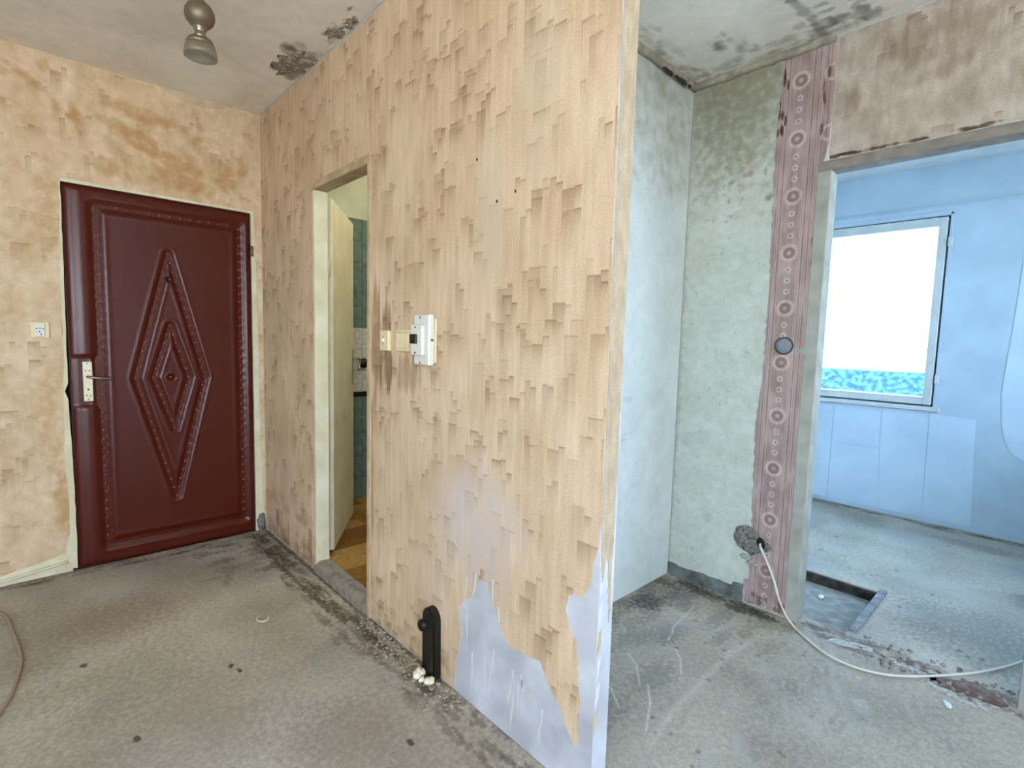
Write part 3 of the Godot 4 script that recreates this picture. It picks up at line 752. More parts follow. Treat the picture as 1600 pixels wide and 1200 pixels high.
	# what is left of the sill
	var pieces := [[Vector2(2.43, 0.60), Vector2(2.47, 0.585), Vector2(2.52, 0.46), Vector2(2.49, 0.44), Vector2(2.455, 0.52)], [Vector2(2.47, 0.40), Vector2(2.50, 0.41), Vector2(2.475, 0.24), Vector2(2.44, 0.22)], [Vector2(2.405, 0.28), Vector2(2.43, 0.27), Vector2(2.40, 0.15), Vector2(2.44, 0.06), Vector2(2.40, 0.05), Vector2(2.37, 0.17)]]
	for p in pieces:
		put("plaster_residue", sheet(torn(p + [p[0]], 0.012, 0.006), 0.004), mats.crumble2, fl, Transform3D(Basis(), Vector3(0, 0, 0.0)))
	put("wood_splinter", sheet(torn([Vector2(2.425, 0.25), Vector2(2.46, 0.26), Vector2(2.56, 0.13), Vector2(2.48, 0.04), Vector2(2.45, 0.06), Vector2(2.425, 0.25)], 0.02, 0.004), 0.004), mottled(Color(0.36, 0.28, 0.26), Color(0.54, 0.46, 0.43), 4.0, 20, 0.9, 0.1), fl)

func ceiling_() -> void:
	var r := Rect2(-1.4, -0.6, 3.9, 4.0)
	var c := Canvas.new(r, 240.0)
	c.fill(Color(0.92, 0.89, 0.84), [[noise(c.w, c.h, 0.05, 91, 5), Color(0.05, 0.05, 0.05)], [noise(c.w, c.h, 0.008, 92, 4), Color(0.09, 0.09, 0.09)], [noise(c.w, c.h, 0.4, 93, 2), Color(0.06, 0.06, 0.06)]])
	var grey := Color(0.34, 0.32, 0.29)
	for k in 26: c.blob(Vector2(rng.randf_range(0.90, 1.04), rng.randf_range(2.46, 2.80)), Vector2(rng.randf_range(0.02, 0.05), rng.randf_range(0.02, 0.05)), [grey, Color(0.55, 0.53, 0.49)][k % 2], 0.35)
	for k in 22: c.blob(Vector2(rng.randf_range(0.97, 1.04), rng.randf_range(2.05, 2.36)), Vector2(rng.randf_range(0.005, 0.02), rng.randf_range(0.01, 0.03)), grey, 0.35, 1.2, 0.9)
	# niche: damp blotches and the scar of the removed closet front
	for k in 16: c.blob(Vector2(rng.randf_range(2.16, 2.28), rng.randf_range(1.05, 1.16)), Vector2(rng.randf_range(0.015, 0.05), rng.randf_range(0.01, 0.03)), [Color(0.42, 0.38, 0.34), Color(0.36, 0.36, 0.30)][k % 2], 0.25, 0.6, 0.8)
	for k in 10: c.blob(Vector2(rng.randf_range(2.25, 2.38), rng.randf_range(1.02, 1.12)), Vector2(rng.randf_range(0.02, 0.05), rng.randf_range(0.01, 0.04)), Color(0.46, 0.46, 0.38), 0.25, 0.6, 0.8)
	for k in 60: c.blob(Vector2(2.46 - absf(rng.randfn(0.0, 0.05)), rng.randf_range(0.6, 1.37)), Vector2(rng.randf_range(0.01, 0.04), rng.randf_range(0.02, 0.07)), Color(0.50, 0.48, 0.41), 0.2, 0.6, 0.8)
	for k in 40: c.blob(Vector2(rng.randf_range(1.8, 2.45), 1.36 - absf(rng.randfn(0.0, 0.04))), Vector2(rng.randf_range(0.02, 0.07), rng.randf_range(0.01, 0.03)), Color(0.50, 0.48, 0.41), 0.2, 0.6, 0.8)
	c.stroke([Vector2(1.9, 0.81), Vector2(2.13, 0.813), Vector2(2.30, 0.80), Vector2(2.46, 0.79)], 0.022, Color(0.44, 0.43, 0.42), 0.4)
	for k in 34: c.blob(Vector2(rng.randf_range(2.30, 2.47), rng.randf_range(0.60, 0.86)), Vector2(rng.randf_range(0.01, 0.04), rng.randf_range(0.01, 0.04)), Color(0.42, 0.42, 0.41), 0.25)
	for k in 14: c.blob(Vector2(rng.randf_range(2.2, 2.4), rng.randf_range(0.4, 0.8)), Vector2(0.02, 0.03), Color(0.45, 0.45, 0.44), 0.4)
	var slab := put("ceiling", box_mesh(Vector3(-2.95, H + 0.0015, -3.6), Vector3(4.85, H + 0.12, 3.15)), mats.white_paint)
	tag(slab, "stained off-white ceiling with crumbling grey patches at the wall", "ceiling", "structure")
	var poly := [Vector2(-1.4, -0.6), Vector2(2.49, -0.6), Vector2(2.49, 1.386), Vector2(1.115, 1.386), Vector2(1.115, 0.777), Vector2(1.05, 0.777), Vector2(1.05, 3.389), Vector2(-1.4, 3.389)]
	var coat := put("ceiling_coat", sheet(poly, 0.0015, r), painted(c, 0.9, 0.04), slab, Transform3D(Basis(Vector3(1, 0, 0), Vector3(0, 0, -1), Vector3(0, -1, 0)), Vector3(0, H + 0.0015, 0)))
	coat.set_meta("kind", "structure")
	# crumbling patches where the partition meets the ceiling
	for p in [[0.975, 2.66, 0.08, 0.15, 71], [1.01, 2.24, 0.035, 0.08, 72], [1.02, 2.12, 0.025, 0.05, 73]]:
		put("crumbling_patch", lump(Vector3(p[2], 0.004, p[3]), p[4], 0.9, 12), mats.crumble, slab, Transform3D(Basis(), Vector3(p[0], H + 0.002, -p[1])))

func far_room() -> void:
	var x1 := 4.87
	# window wall, with the opening; ends of the room
	var a0 := 0.63
	var a1 := 2.0
	var y0 := 0.84
	var y1 := 2.18
	var wall := put("wall_window", boxes([
		[Vector3(WX, -0.2, -a0), Vector3(x1, H + 0.12, 0.75)], [Vector3(WX, -0.2, -3.0), Vector3(x1, H + 0.12, -a1)],
		[Vector3(WX, -0.2, -a1), Vector3(x1, y0, -a0)], [Vector3(WX, y1, -a1), Vector3(x1, H + 0.12, -a0)]]), mats.blue)
	tag(wall, "pale blue wall with the bright window in the far room", "wall", "structure")
	tag(put("wall_far_end", box_mesh(Vector3(2.561, -0.2, -2.7), Vector3(WX, H, -2.6)), mats.blue), "pale blue end wall of the far room beyond the doorway's left side", "wall", "structure")
	tag(put("wall_near_end", boxes([[Vector3(2.561, -0.2, 0.62), Vector3(2.8, H, 0.7)], [Vector3(4.5, -0.2, 0.62), Vector3(WX, H, 0.7)], [Vector3(2.8, -0.2, 0.62), Vector3(4.5, 0.75, 0.7)], [Vector3(2.8, 2.3, 0.62), Vector3(4.5, H, 0.7)]]), mats.blue), "pale blue end wall of the far room beyond the doorway's right side", "wall", "structure")
	var w5 := base("window_5", "unseen window added to brighten the far room beyond the doorway's right side", "window", Vector3(3.65, 0.75, 0.66), Basis(), "structure")  # unseen window, added to light the far room's walls
	var ws := begin()
	for x in [-0.82, 0.0, 0.82]: box(ws, Vector3(x - 0.03, 0.0, -0.03), Vector3(x + 0.03, 1.55, 0.03), 0.004)
	for y in [0.03, 1.52]: box(ws, Vector3(-0.85, y - 0.03, -0.03), Vector3(0.85, y + 0.03, 0.03), 0.004)
	put("window_frame", done(ws), mats.white_paint, w5)
	put("window_pane", box_mesh(Vector3(-0.82, 0.03, -0.003), Vector3(0.82, 1.52, 0.003)), glass(), w5)
	# boarded field under the window, in upright boards
	var xs := Transform3D(B_SIDE, Vector3(WX, 0, 0))
	for b in [[[Vector2(2.3, 0.03), Vector2(2.3, 0.79), Vector2(1.245, 0.80), Vector2(1.245, 0.485), Vector2(1.245, 0.03)], 0.005], [[Vector2(1.242, 0.03), Vector2(1.242, 0.486), Vector2(0.921, 0.49), Vector2(0.897, 0.03)], 0.004], [[Vector2(1.242, 0.489), Vector2(1.242, 0.80), Vector2(0.926, 0.80), Vector2(0.921, 0.493)], 0.005], [[Vector2(0.894, 0.03), Vector2(0.918, 0.486), Vector2(0.924, 0.80), Vector2(0.69, 0.80), Vector2(0.642, 0.79), Vector2(0.632, 0.035)], 0.004], [[Vector2(0.629, 0.035), Vector2(0.639, 0.792), Vector2(0.391, 0.775), Vector2(0.363, 0.035)], 0.006]]:
		put("wall_board", sheet(mirror(b[0]), b[1]), mats.blue_panel, wall, xs)
	put("plaster_patch", sheet(mirror([Vector2(0.28, 0.95), Vector2(0.268, 0.863), Vector2(0.262, 0.76), Vector2(0.235, 0.65), Vector2(0.20, 0.58), Vector2(0.139, 0.54), Vector2(0.0, 0.50), Vector2(-0.2, 0.55), Vector2(-0.2, 2.1), Vector2(0.24, 2.1), Vector2(0.25, 1.6)]), 0.003), mats.blue_panel, wall, xs)
	# the two thin ledges above the window
	for y in [2.242, 2.262]:
		put("picture_ledge", box_mesh(Vector3(WX - 0.008, y, -2.6), Vector3(WX, y + 0.008, 0.6)), mats.blue, wall)
	# casement
	var win := base("window_1", "bright casement window with a pale blue frame in the far room", "window", Vector3(WX, 0, 0), B_SIDE, "structure")
	var fz := 0.012
	var fw := 0.058
	var bars := [[0.640, y0 + 0.010, 0.69, y1 - 0.010], [1.94, y0 + 0.008, 1.995, y1 - 0.008], [0.69, 2.108, 1.94, y1 - 0.008], [0.69, y0 + 0.010, 1.94, 0.906], [1.30, 0.906, 1.36, 2.108]]
	for k in 4:
		put("sash_bar", box_mesh(Vector3(-bars[k][0], bars[k][1], -0.05), Vector3(-bars[k][2], bars[k][3], fz), 0.004), mats.white_paint, win)
	put("window_pane", box_mesh(Vector3(-1.94, 0.906, -0.012), Vector3(-0.69, 2.108, -0.008)), glass(), win)
	var st := begin()
	for e in [[0.615, 0.83, 0.628, 2.20], [1.999, 0.83, 2.03, 2.20], [0.615, 2.186, 2.03, 2.21]]: box(st, Vector3(-e[0], e[1], -0.002), Vector3(-e[2], e[3], 0.006), 0.001)
	put("outer_frame", done(st), mats.blue, win)
	for y in [1.04, 2.0]:
		put("hinge", box_mesh(Vector3(-0.632, y - 0.035, 0.0), Vector3(-0.606, y + 0.03, 0.022), 0.004), mats.white_paint, win)
	put("shade_stop", box_mesh(Vector3(-2.0, y0, -0.10), Vector3(-0.63, y0 + 0.03, -0.052)), mats.dark, win)  # near-black strips: the shade in the gap round the sash, put into colour
	put("shade_stop", box_mesh(Vector3(-0.66, y0, -0.10), Vector3(-0.63, y1, -0.052)), mats.dark, win)
	put("shade_stop", box_mesh(Vector3(-2.0, y1 - 0.03, -0.10), Vector3(-0.63, y1, -0.052)), mats.dark, win)
	var sill := put("window_sill", box_mesh(Vector3(-2.05, 0.806, 0.0), Vector3(-0.585, 0.836, 0.035), 0.006), mats.white_paint, win)
	sill.set_meta("kind", "structure")
	# balcony outside
	tag(put("balcony_slab", box_mesh(Vector3(4.87, -0.2, -3.4), Vector3(6.05, -0.08, 1.2)), mats.concrete), "concrete slab of the balcony outside the far window", "balcony slab", "structure")
	var pp := put("balcony_parapet", box_mesh(Vector3(5.9, -0.1, -3.4), Vector3(6.0, 1.035, 1.2), 0.01), mottled(Color(0.16, 0.33, 0.44), Color(0.44, 0.64, 0.72), 0.8, 24, 0.95, 0.8, 6, 0.05, 2.2))
	tag(pp, "speckled bluish balcony parapet seen through the far window", "parapet")
	var bf := base("balcony_glazing", "thin white glazing bars standing on the balcony parapet outside the window", "balcony frame", Vector3(5.95, 1.035, 0))
	for k in 6:
		put("post", box_mesh(Vector3(-0.011, 0, -2.36 + 0.43 * k - 0.011), Vector3(0.011, 1.5, -2.36 + 0.43 * k + 0.011)), mats.white_paint, bf)
	put("rail", box_mesh(Vector3(-0.010, 0.972, -2.4), Vector3(0.010, 0.990, -0.1)), mats.white_paint, bf)

func bathroom() -> void:
	var ba := 3.46
	var plast := mottled(Color(0.78, 0.79, 0.70), Color(0.86, 0.86, 0.78), 0.8, 25, 0.9, 0.05)
	var wall := put("wall_bathroom", boxes([[Vector3(PX + 0.0018, -0.05, -3.6), Vector3(DX, H, -ba)]]), plast)
	tag(wall, "end wall of the small bathroom, tiled green with a pale marbled band", "wall", "structure")
	var g1 := mottled(Color(0.34, 0.41, 0.38), Color(0.45, 0.52, 0.48), 3.0, 26, 0.25, 0.0)
	var g2 := mottled(Color(0.37, 0.45, 0.42), Color(0.42, 0.50, 0.46), 3.0, 27, 0.25, 0.0)
	var wt := mottled(Color(0.70, 0.70, 0.64), Color(0.82, 0.82, 0.77), 4.0, 28, 0.25, 0.0, 5, 0.02, 1.4)
	var tile := box_mesh(Vector3(0.001, 0.001, 0), Vector3(0.149, 0.149, 0.008), 0.0015)
	for cx in 9:
		var x := 1.138 + 0.15 * cx
		for ry in 13:
			var y := 0.05 + 0.15 * ry if ry < 5 else 0.84 + 0.152 * (ry - 5)
			put("wall_tile", tile, wt if ry in [5, 6, 7] else (g1 if (cx * 5 + ry * 3) % 4 else g2), wall, Transform3D(Basis(), Vector3(x, y, -ba)))
	put("tile_border", box_mesh(Vector3(1.116, 0.802, -ba), Vector3(DX, 0.838, -ba + 0.012), 0.002), plain(Color(0.05, 0.05, 0.05), 0.3), wall)
	# floor with wide wood planks
	var fl := put("floor_bathroom", box_mesh(Vector3(1.1, -0.055, -ba), Vector3(DX, 0.044, -1.45)), mats.rubble)
	tag(fl, "raised bathroom floor laid with golden brown wood-look planks", "floor", "structure")
	var woods := [mottled(Color(0.50, 0.34, 0.15), Color(0.62, 0.44, 0.22), 5.0, 29, 0.4, 0.0), mottled(Color(0.62, 0.47, 0.25), Color(0.74, 0.58, 0.34), 5.0, 30, 0.4, 0.0), mottled(Color(0.44, 0.28, 0.12), Color(0.54, 0.37, 0.18), 5.0, 34, 0.4, 0.0)]
	var plank := box_mesh(Vector3(0.001, 0.0, 0.001), Vector3(0.339, 0.006, 0.129), 0.001)
	for row in 15:
		for k in 5:
			var x := 1.0 + 0.34 * k + (0.17 if row % 2 else 0.0)
			if x < 1.118 or x + 0.34 > DX: continue
			put("floor_plank", plank, woods[(row * 2 + k * 5 + row / 3) % 3], fl, Transform3D(Basis(), Vector3(x, 0.044, -ba + 0.13 * row)))
		if row % 2 == 0: put("floor_plank", box_mesh(Vector3(0.001, 0.0, 0.001), Vector3(0.22, 0.006, 0.129), 0.001), woods[(row + 1) % 3], fl, Transform3D(Basis(), Vector3(1.118, 0.044, -ba + 0.13 * row)))
		else: put("floor_plank", box_mesh(Vector3(0.001, 0.0, 0.001), Vector3(0.05, 0.006, 0.129), 0.001), woods[row % 3], fl, Transform3D(Basis(), Vector3(1.118, 0.044, -ba + 0.13 * row)))
	# raised concrete threshold
	var st := begin(true)
	var n := 18
	for k in n:
		var z0 := lerpf(-2.6, -2.03, float(k) / n)
		var z1 := lerpf(-2.6, -2.03, float(k + 1) / n)
		var prof := [Vector2(1.04, 0.0), Vector2(1.042, 0.034), Vector2(1.052, 0.052), Vector2(1.07, 0.058), Vector2(1.115, 0.054), Vector2(1.117, 0.03)]
		for i in prof.size() - 1:
			var j0 := sin(k * 2.3) * 0.003
			var j1 := sin((k + 1) * 2.3) * 0.003
			quad(st, Vector3(prof[i].x, prof[i].y + j0 * float(i > 0), z0), Vector3(prof[i].x, prof[i].y + j1 * float(i > 0), z1), Vector3(prof[i + 1].x, prof[i + 1].y + j1, z1), Vector3(prof[i + 1].x, prof[i + 1].y + j0, z0), Vector3(-0.5, 1, 0))
	tag(put("trim_2", done(st), mottled(Color(0.44, 0.41, 0.36), Color(0.62, 0.58, 0.52), 3.0, 35, 0.9, 0.4)), "worn concrete threshold under the bathroom door opening", "threshold", "structure")
	# door: lining, leaf ajar, handle
	var d := base("door_2", "cream painted bathroom door standing ajar in the papered partition", "door", Vector3.ZERO, Basis(), "structure")
	put("lining", box_mesh(Vector3(PX - 0.002, 0.03, -2.612), Vector3(1.118, 1.965, -2.588), 0.002), mats.cream, d)
	put("casing", box_mesh(Vector3(PX - 0.008, 0.0, -2.028), Vector3(1.118, 1.99, -2.0), 0.003), mats.beige_paint, d)
	put("casing", box_mesh(Vector3(PX - 0.008, 1.952, -2.615), Vector3(1.118, 1.99, -2.028), 0.003), mats.beige_paint, d)
	var dir := Vector3(0.582, 0, -0.813)
	var lb := Basis(dir, Vector3.UP, dir.cross(Vector3.UP))
	var leaf := put("leaf", box_mesh(Vector3(0, 0, -0.04), Vector3(0.60, 1.865, 0), 0.004), mats.cream, d, Transform3D(lb, Vector3(1.162, 0.075, -2.632)))
	put("handle_plate", box_mesh(Vector3(0.545, 0.86, 0), Vector3(0.58, 1.08, 0.004), 0.0015), mats.steel, leaf)
	st = begin(true)
	tube(st, smooth_path([Vector3(0.562, 1.02, 0.0), Vector3(0.562, 1.02, 0.04), Vector3(0.545, 1.012, 0.052), Vector3(0.50, 0.995, 0.055), Vector3(0.46, 0.96, 0.055)], 0.01), 0.007)
	put("handle", done(st), mats.steel, leaf)
	st = begin(true)
	lathe(st, [Vector2(0, -0.04), Vector2(0.008, -0.04), Vector2(0.008, 0.05), Vector2(0, 0.05)], Vector3(1.135, 1.58, -2.625), Vector3.UP, 10)
	put("hinge", done(st), mats.cream, d)
	# unseen lamp added to brighten the bathroom: a bulb in a plain holder
	var bl := base("added_bath_lamp", "unseen bare bulb in a holder, added to brighten the bathroom", "lamp", Vector3(1.95, H, -2.3))
	put("holder", lathe_mesh([Vector2(0, 0), Vector2(0.05, 0), Vector2(0.05, -0.02), Vector2(0.022, -0.03), Vector2(0.022, -0.08), Vector2(0, -0.08)], Vector3.ZERO), mats.white_plastic, bl)
	var em := plain(Color(0.9, 0.85, 0.7), 0.4)
	em.emission_enabled = true
	em.emission = Color(1.0, 0.92, 0.72)
	em.emission_energy_multiplier = 3.0
	put("bulb", lathe_mesh([Vector2(0.014, -0.08), Vector2(0.03, -0.11), Vector2(0.033, -0.13), Vector2(0.024, -0.155), Vector2(0, -0.163)], Vector3.ZERO), em, bl)
	var ol := OmniLight3D.new()
	ol.name = "bulb_light"
	ol.light_color = Color(1.0, 0.92, 0.68).linear_to_srgb()
	ol.light_energy = 0.55
	ol.light_size = 0.03
	ol.omni_range = 6.0
	ol.omni_attenuation = 2.0
	ol.shadow_enabled = true
	ol.position = Vector3(0, -0.125, 0)
	bl.add_child(ol)
	# tap knob on the tiles
	var kn := put("tap_knob", lathe_mesh([Vector2(0.0, 0.05), Vector2(0.022, 0.048), Vector2(0.034, 0.036), Vector2(0.036, 0.024), Vector2(0.026, 0.014), Vector2(0.014, 0.008), Vector2(0.014, -0.002)], Vector3.ZERO, Vector3(0, 0, 1), 24), plain(Color(0.2, 0.18, 0.17), 0.25, 0.8), self, Transform3D(Basis(), Vector3(1.738, 1.045, -ba + 0.01)))
	tag(kn, "round dark metal knob on the pale tile band in the bathroom", "knob")

# ------------------------------------------------------------------ padded entry door
var quilt_segs := []

func quilt(x: float, y: float) -> float:   # height of the padding over the board; coordinates of the entry wall
	var p := Vector2(x, y)
	var h := 0.0
	# border line of studs
	var bx := minf(absf(x - 0.258), absf(x - 0.922)) if y > 0.105 and y < 1.862 else 9.0
	var by := minf(absf(y - 0.108), absf(y - 1.860)) if x > 0.256 and x < 0.924 else 9.0
	var q := Vector2(maxf(absf(x - 0.59) - 0.332, 0.0), maxf(absf(y - 0.984) - 0.876, 0.0)).length()
	var d := minf(minf(bx, by), q if q > 0.0 else 9.0)
	var s := y if bx < by else x
	h += groove(d, s, 0.038)
	for k in 2:
		d = 9.0
		for g in quilt_segs[k]:
			var c := Geometry2D.get_closest_point_to_segment(p, g[0], g[1])
			var e := c.distance_to(p)
			if e < d:
				d = e
				s = c.distance_to(g[0])
		h += groove(d, s, 0.030)
	d = p.distance_to(Vector2(0.563, 0.985))
	h += groove(d, 0.0, 0.024)
	# rounded rim of the leaf, flat field round the lock
	var rim := minf(minf(x - 0.137, 0.985 - x), minf(y - 0.004, 1.946 - y))
	h -= 0.014 * pow(1.0 - clampf(rim / 0.028, 0.0, 1.0), 2.0)
	var lock := Vector2(maxf(absf(x - 0.20) - 0.045, 0.0), maxf(absf(y - 0.975) - 0.115, 0.0)).length()
	h -= 0.007 * (1.0 - smoothstep(0.0, 0.025, lock))
	if x < 0.25: h += 0.004 * exp(-pow((x - 0.198) / 0.02, 2.0)) * smoothstep(0.0, 0.03, lock)
	return h

func groove(d: float, s: float, half: float) -> float:
	if d > half * 2.2: return 0.0
	var pucker := 0.5 + 0.5 * cos(TAU * s / 0.047)
	var h := -0.015 * (1.0 - smoothstep(0.0, half, d)) * (0.86 + 0.14 * pucker)
	h += 0.0014 * exp(-pow((d - half * 1.05) / (half * 0.28), 2.0)) * (0.85 + 0.3 * pucker)
	return h

func entry_door() -> void:
	var o := base("door_1", "dark red-brown padded entry door studded with a double diamond", "door", Vector3(0, 0, -EA), Basis(), "structure")
	var C := Vector2(0.566, 0.985)
	for dd in [[0.163, 0.675], [0.083, 0.285]]:
		var v := [C + Vector2(0, dd[1]), C + Vector2(dd[0], 0), C - Vector2(-0.008, dd[1]), C - Vector2(dd[0], 0)]
		var segs := []
		for k in 4: segs.append([v[k], v[(k + 1) % 4]])
		quilt_segs.append(segs)
	put("leaf", box_mesh(Vector3(0.132, 0.004, -0.06), Vector3(0.988, 1.949, -0.012), 0.002), plain(Color(0.16, 0.05, 0.035), 0.6), o)
	var nx := 170
	var ny := 389
	var dx := 0.848 / (nx - 1)
	var dy := 1.942 / (ny - 1)
	var hs := PackedFloat32Array()
	hs.resize(nx * ny)
	for j in ny:
		for i in nx: hs[j * nx + i] = quilt(0.137 + dx * i, 0.004 + dy * j)
	var vs := PackedVector3Array()
	var ns := PackedVector3Array()
	var ix := PackedInt32Array()
	for j in ny:
		for i in nx:
			var hx := (hs[j * nx + mini(i + 1, nx - 1)] - hs[j * nx + maxi(i - 1, 0)]) / (dx * 2)
			var hy := (hs[mini(j + 1, ny - 1) * nx + i] - hs[maxi(j - 1, 0) * nx + i]) / (dy * 2)
			vs.append(Vector3(0.137 + dx * i, 0.004 + dy * j, 0.008 + hs[j * nx + i]))
			ns.append(Vector3(-hx, -hy, 1).normalized())
	for j in ny - 1:
		for i in nx - 1:
			var a := j * nx + i
			ix.append_array([a, a + nx, a + 1, a + 1, a + nx, a + nx + 1])
	var arr := []
	arr.resize(Mesh.ARRAY_MAX)
	arr[Mesh.ARRAY_VERTEX] = vs
	arr[Mesh.ARRAY_NORMAL] = ns
	arr[Mesh.ARRAY_INDEX] = ix
	var am := ArrayMesh.new()
	am.add_surface_from_arrays(Mesh.PRIMITIVE_TRIANGLES, arr)
	var leather := mottled(Color(0.27, 0.065, 0.02), Color(0.33, 0.09, 0.035), 2.0, 36, 0.33, 0.02, 5, 0.08)
	leather.metallic_specular = 0.45
	put("padding", am, leather, o)
	# skirt that closes the padding at its rim
	put("padding_rim", box_mesh(Vector3(0.1372, 0.0045, -0.013), Vector3(0.9848, 1.9458, -0.0035), 0.003), leather, o)
	# studs
	var st := begin(true)
	var stud := func(x: float, y: float) -> void:
		var z := 0.008 + quilt(x, y)
		lathe(st, [Vector2(0.0075, -0.003), Vector2(0.007, 0.0025), Vector2(0.0045, 0.0055), Vector2(0, 0.0065)], Vector3(x, y, z), Vector3(0, 0, 1), 7)
	var y := 0.155
	while y < 1.86:
		stud.call(0.258, y)
		stud.call(0.922, y)
		y += 0.047
	for k in 13: stud.call(0.30 + 0.047 * k, 1.86)
	for k in 2:
		for g in quilt_segs[k]:
			var l: float = g[0].distance_to(g[1])
			var n := int(l / 0.047)
			for t in n:
				var p: Vector2 = g[0].lerp(g[1], (t + 0.0) / n)
				stud.call(p.x, p.y)
	var studs := put("studs", done(st), plain(Color(0.52, 0.30, 0.24), 0.28, 0.6), o)
	studs.set_meta("kind", "stuff")
	put("button", lathe_mesh([Vector2(0.013, -0.003), Vector2(0.012, 0.004), Vector2(0.007, 0.008), Vector2(0, 0.009)], Vector3(0.563, 0.985, 0.0), Vector3(0, 0, 1), 20), leather, o)
	put("peephole", lathe_mesh([Vector2(0.017, -0.008), Vector2(0.017, 0.003), Vector2(0.012, 0.006), Vector2(0.009, 0.003), Vector2(0, 0.002)], Vector3(0.561, 1.521, 0.008), Vector3(0, 0, 1), 20), plain(Color(0.20, 0.10, 0.08), 0.25, 0.6), o)
	var pm := plain(Color(0.86, 0.83, 0.72), 0.4, 0.2)
	var plate := put("lock_plate", box_mesh(Vector3(0.184, 0.874, 0.0), Vector3(0.222, 1.076, 0.0075), 0.002), pm, o)
	plate.set_meta("label", "pale metal lock plate")
	for p in [[0.203, 1.066, 0.003], [0.203, 0.885, 0.003], [0.203, 0.935, 0.0045], [0.196, 0.905, 0.003], [0.211, 0.902, 0.003], [0.195, 1.03, 0.003], [0.211, 1.03, 0.003]]:
		put("screw", lathe_mesh([Vector2(p[2], -0.001), Vector2(p[2], 0.0006), Vector2(0, 0.001)], Vector3(p[0], p[1], 0.0075), Vector3(0, 0, 1), 10), plain(Color(0.25, 0.22, 0.18), 0.4, 0.6), plate)
	st = begin(true)
	tube(st, smooth_path([Vector3(0.203, 1.0, 0.004), Vector3(0.203, 1.0, 0.04), Vector3(0.212, 0.999, 0.052), Vector3(0.25, 0.994, 0.056), Vector3(0.295, 0.99, 0.05)], 0.008), 0.0085, 10, 0.8)
	put("lever", done(st), mats.steel, o)
	for hy in [1.73]:
		put("hinge", lathe_mesh([Vector2(0, -0.03), Vector2(0.008, -0.03), Vector2(0.008, 0.03), Vector2(0, 0.03)], Vector3(0.994, hy, 0.004), Vector3.UP, 10), mats.brass, o)
	# cream lining left and right of the leaf
	var lin := torn([Vector2(0.133, 1.956), Vector2(0.131, 1.6), Vector2(0.127, 1.2), Vector2(0.126, 0.97), Vector2(0.112, 0.93), Vector2(0.124, 0.885), Vector2(0.13, 0.57), Vector2(0.131, 0.2), Vector2(0.128, 0.012)], 0.04, 0.0015) + torn([Vector2(0.085, 0.02), Vector2(0.09, 0.15), Vector2(0.105, 0.2), Vector2(0.108, 0.4), Vector2(0.098, 0.58), Vector2(0.104, 0.84), Vector2(0.115, 1.09), Vector2(0.116, 1.5), Vector2(0.128, 1.95)], 0.03, 0.002)
	put("lining", sheet(lin, 0.0035), mats.cream, o)
	put("lining", sheet([Vector2(0.99, 0.1), Vector2(1.03, 0.11), Vector2(1.022, 0.5), Vector2(1.018, 1.0), Vector2(1.016, 1.5), Vector2(1.004, 1.96), Vector2(0.99, 1.96)], 0.0035), mats.cream, o)
	put("lining", sheet([Vector2(0.133, 1.952), Vector2(0.99, 1.952), Vector2(0.99, 1.964), Vector2(0.133, 1.968)], 0.0035), mats.cream, o)

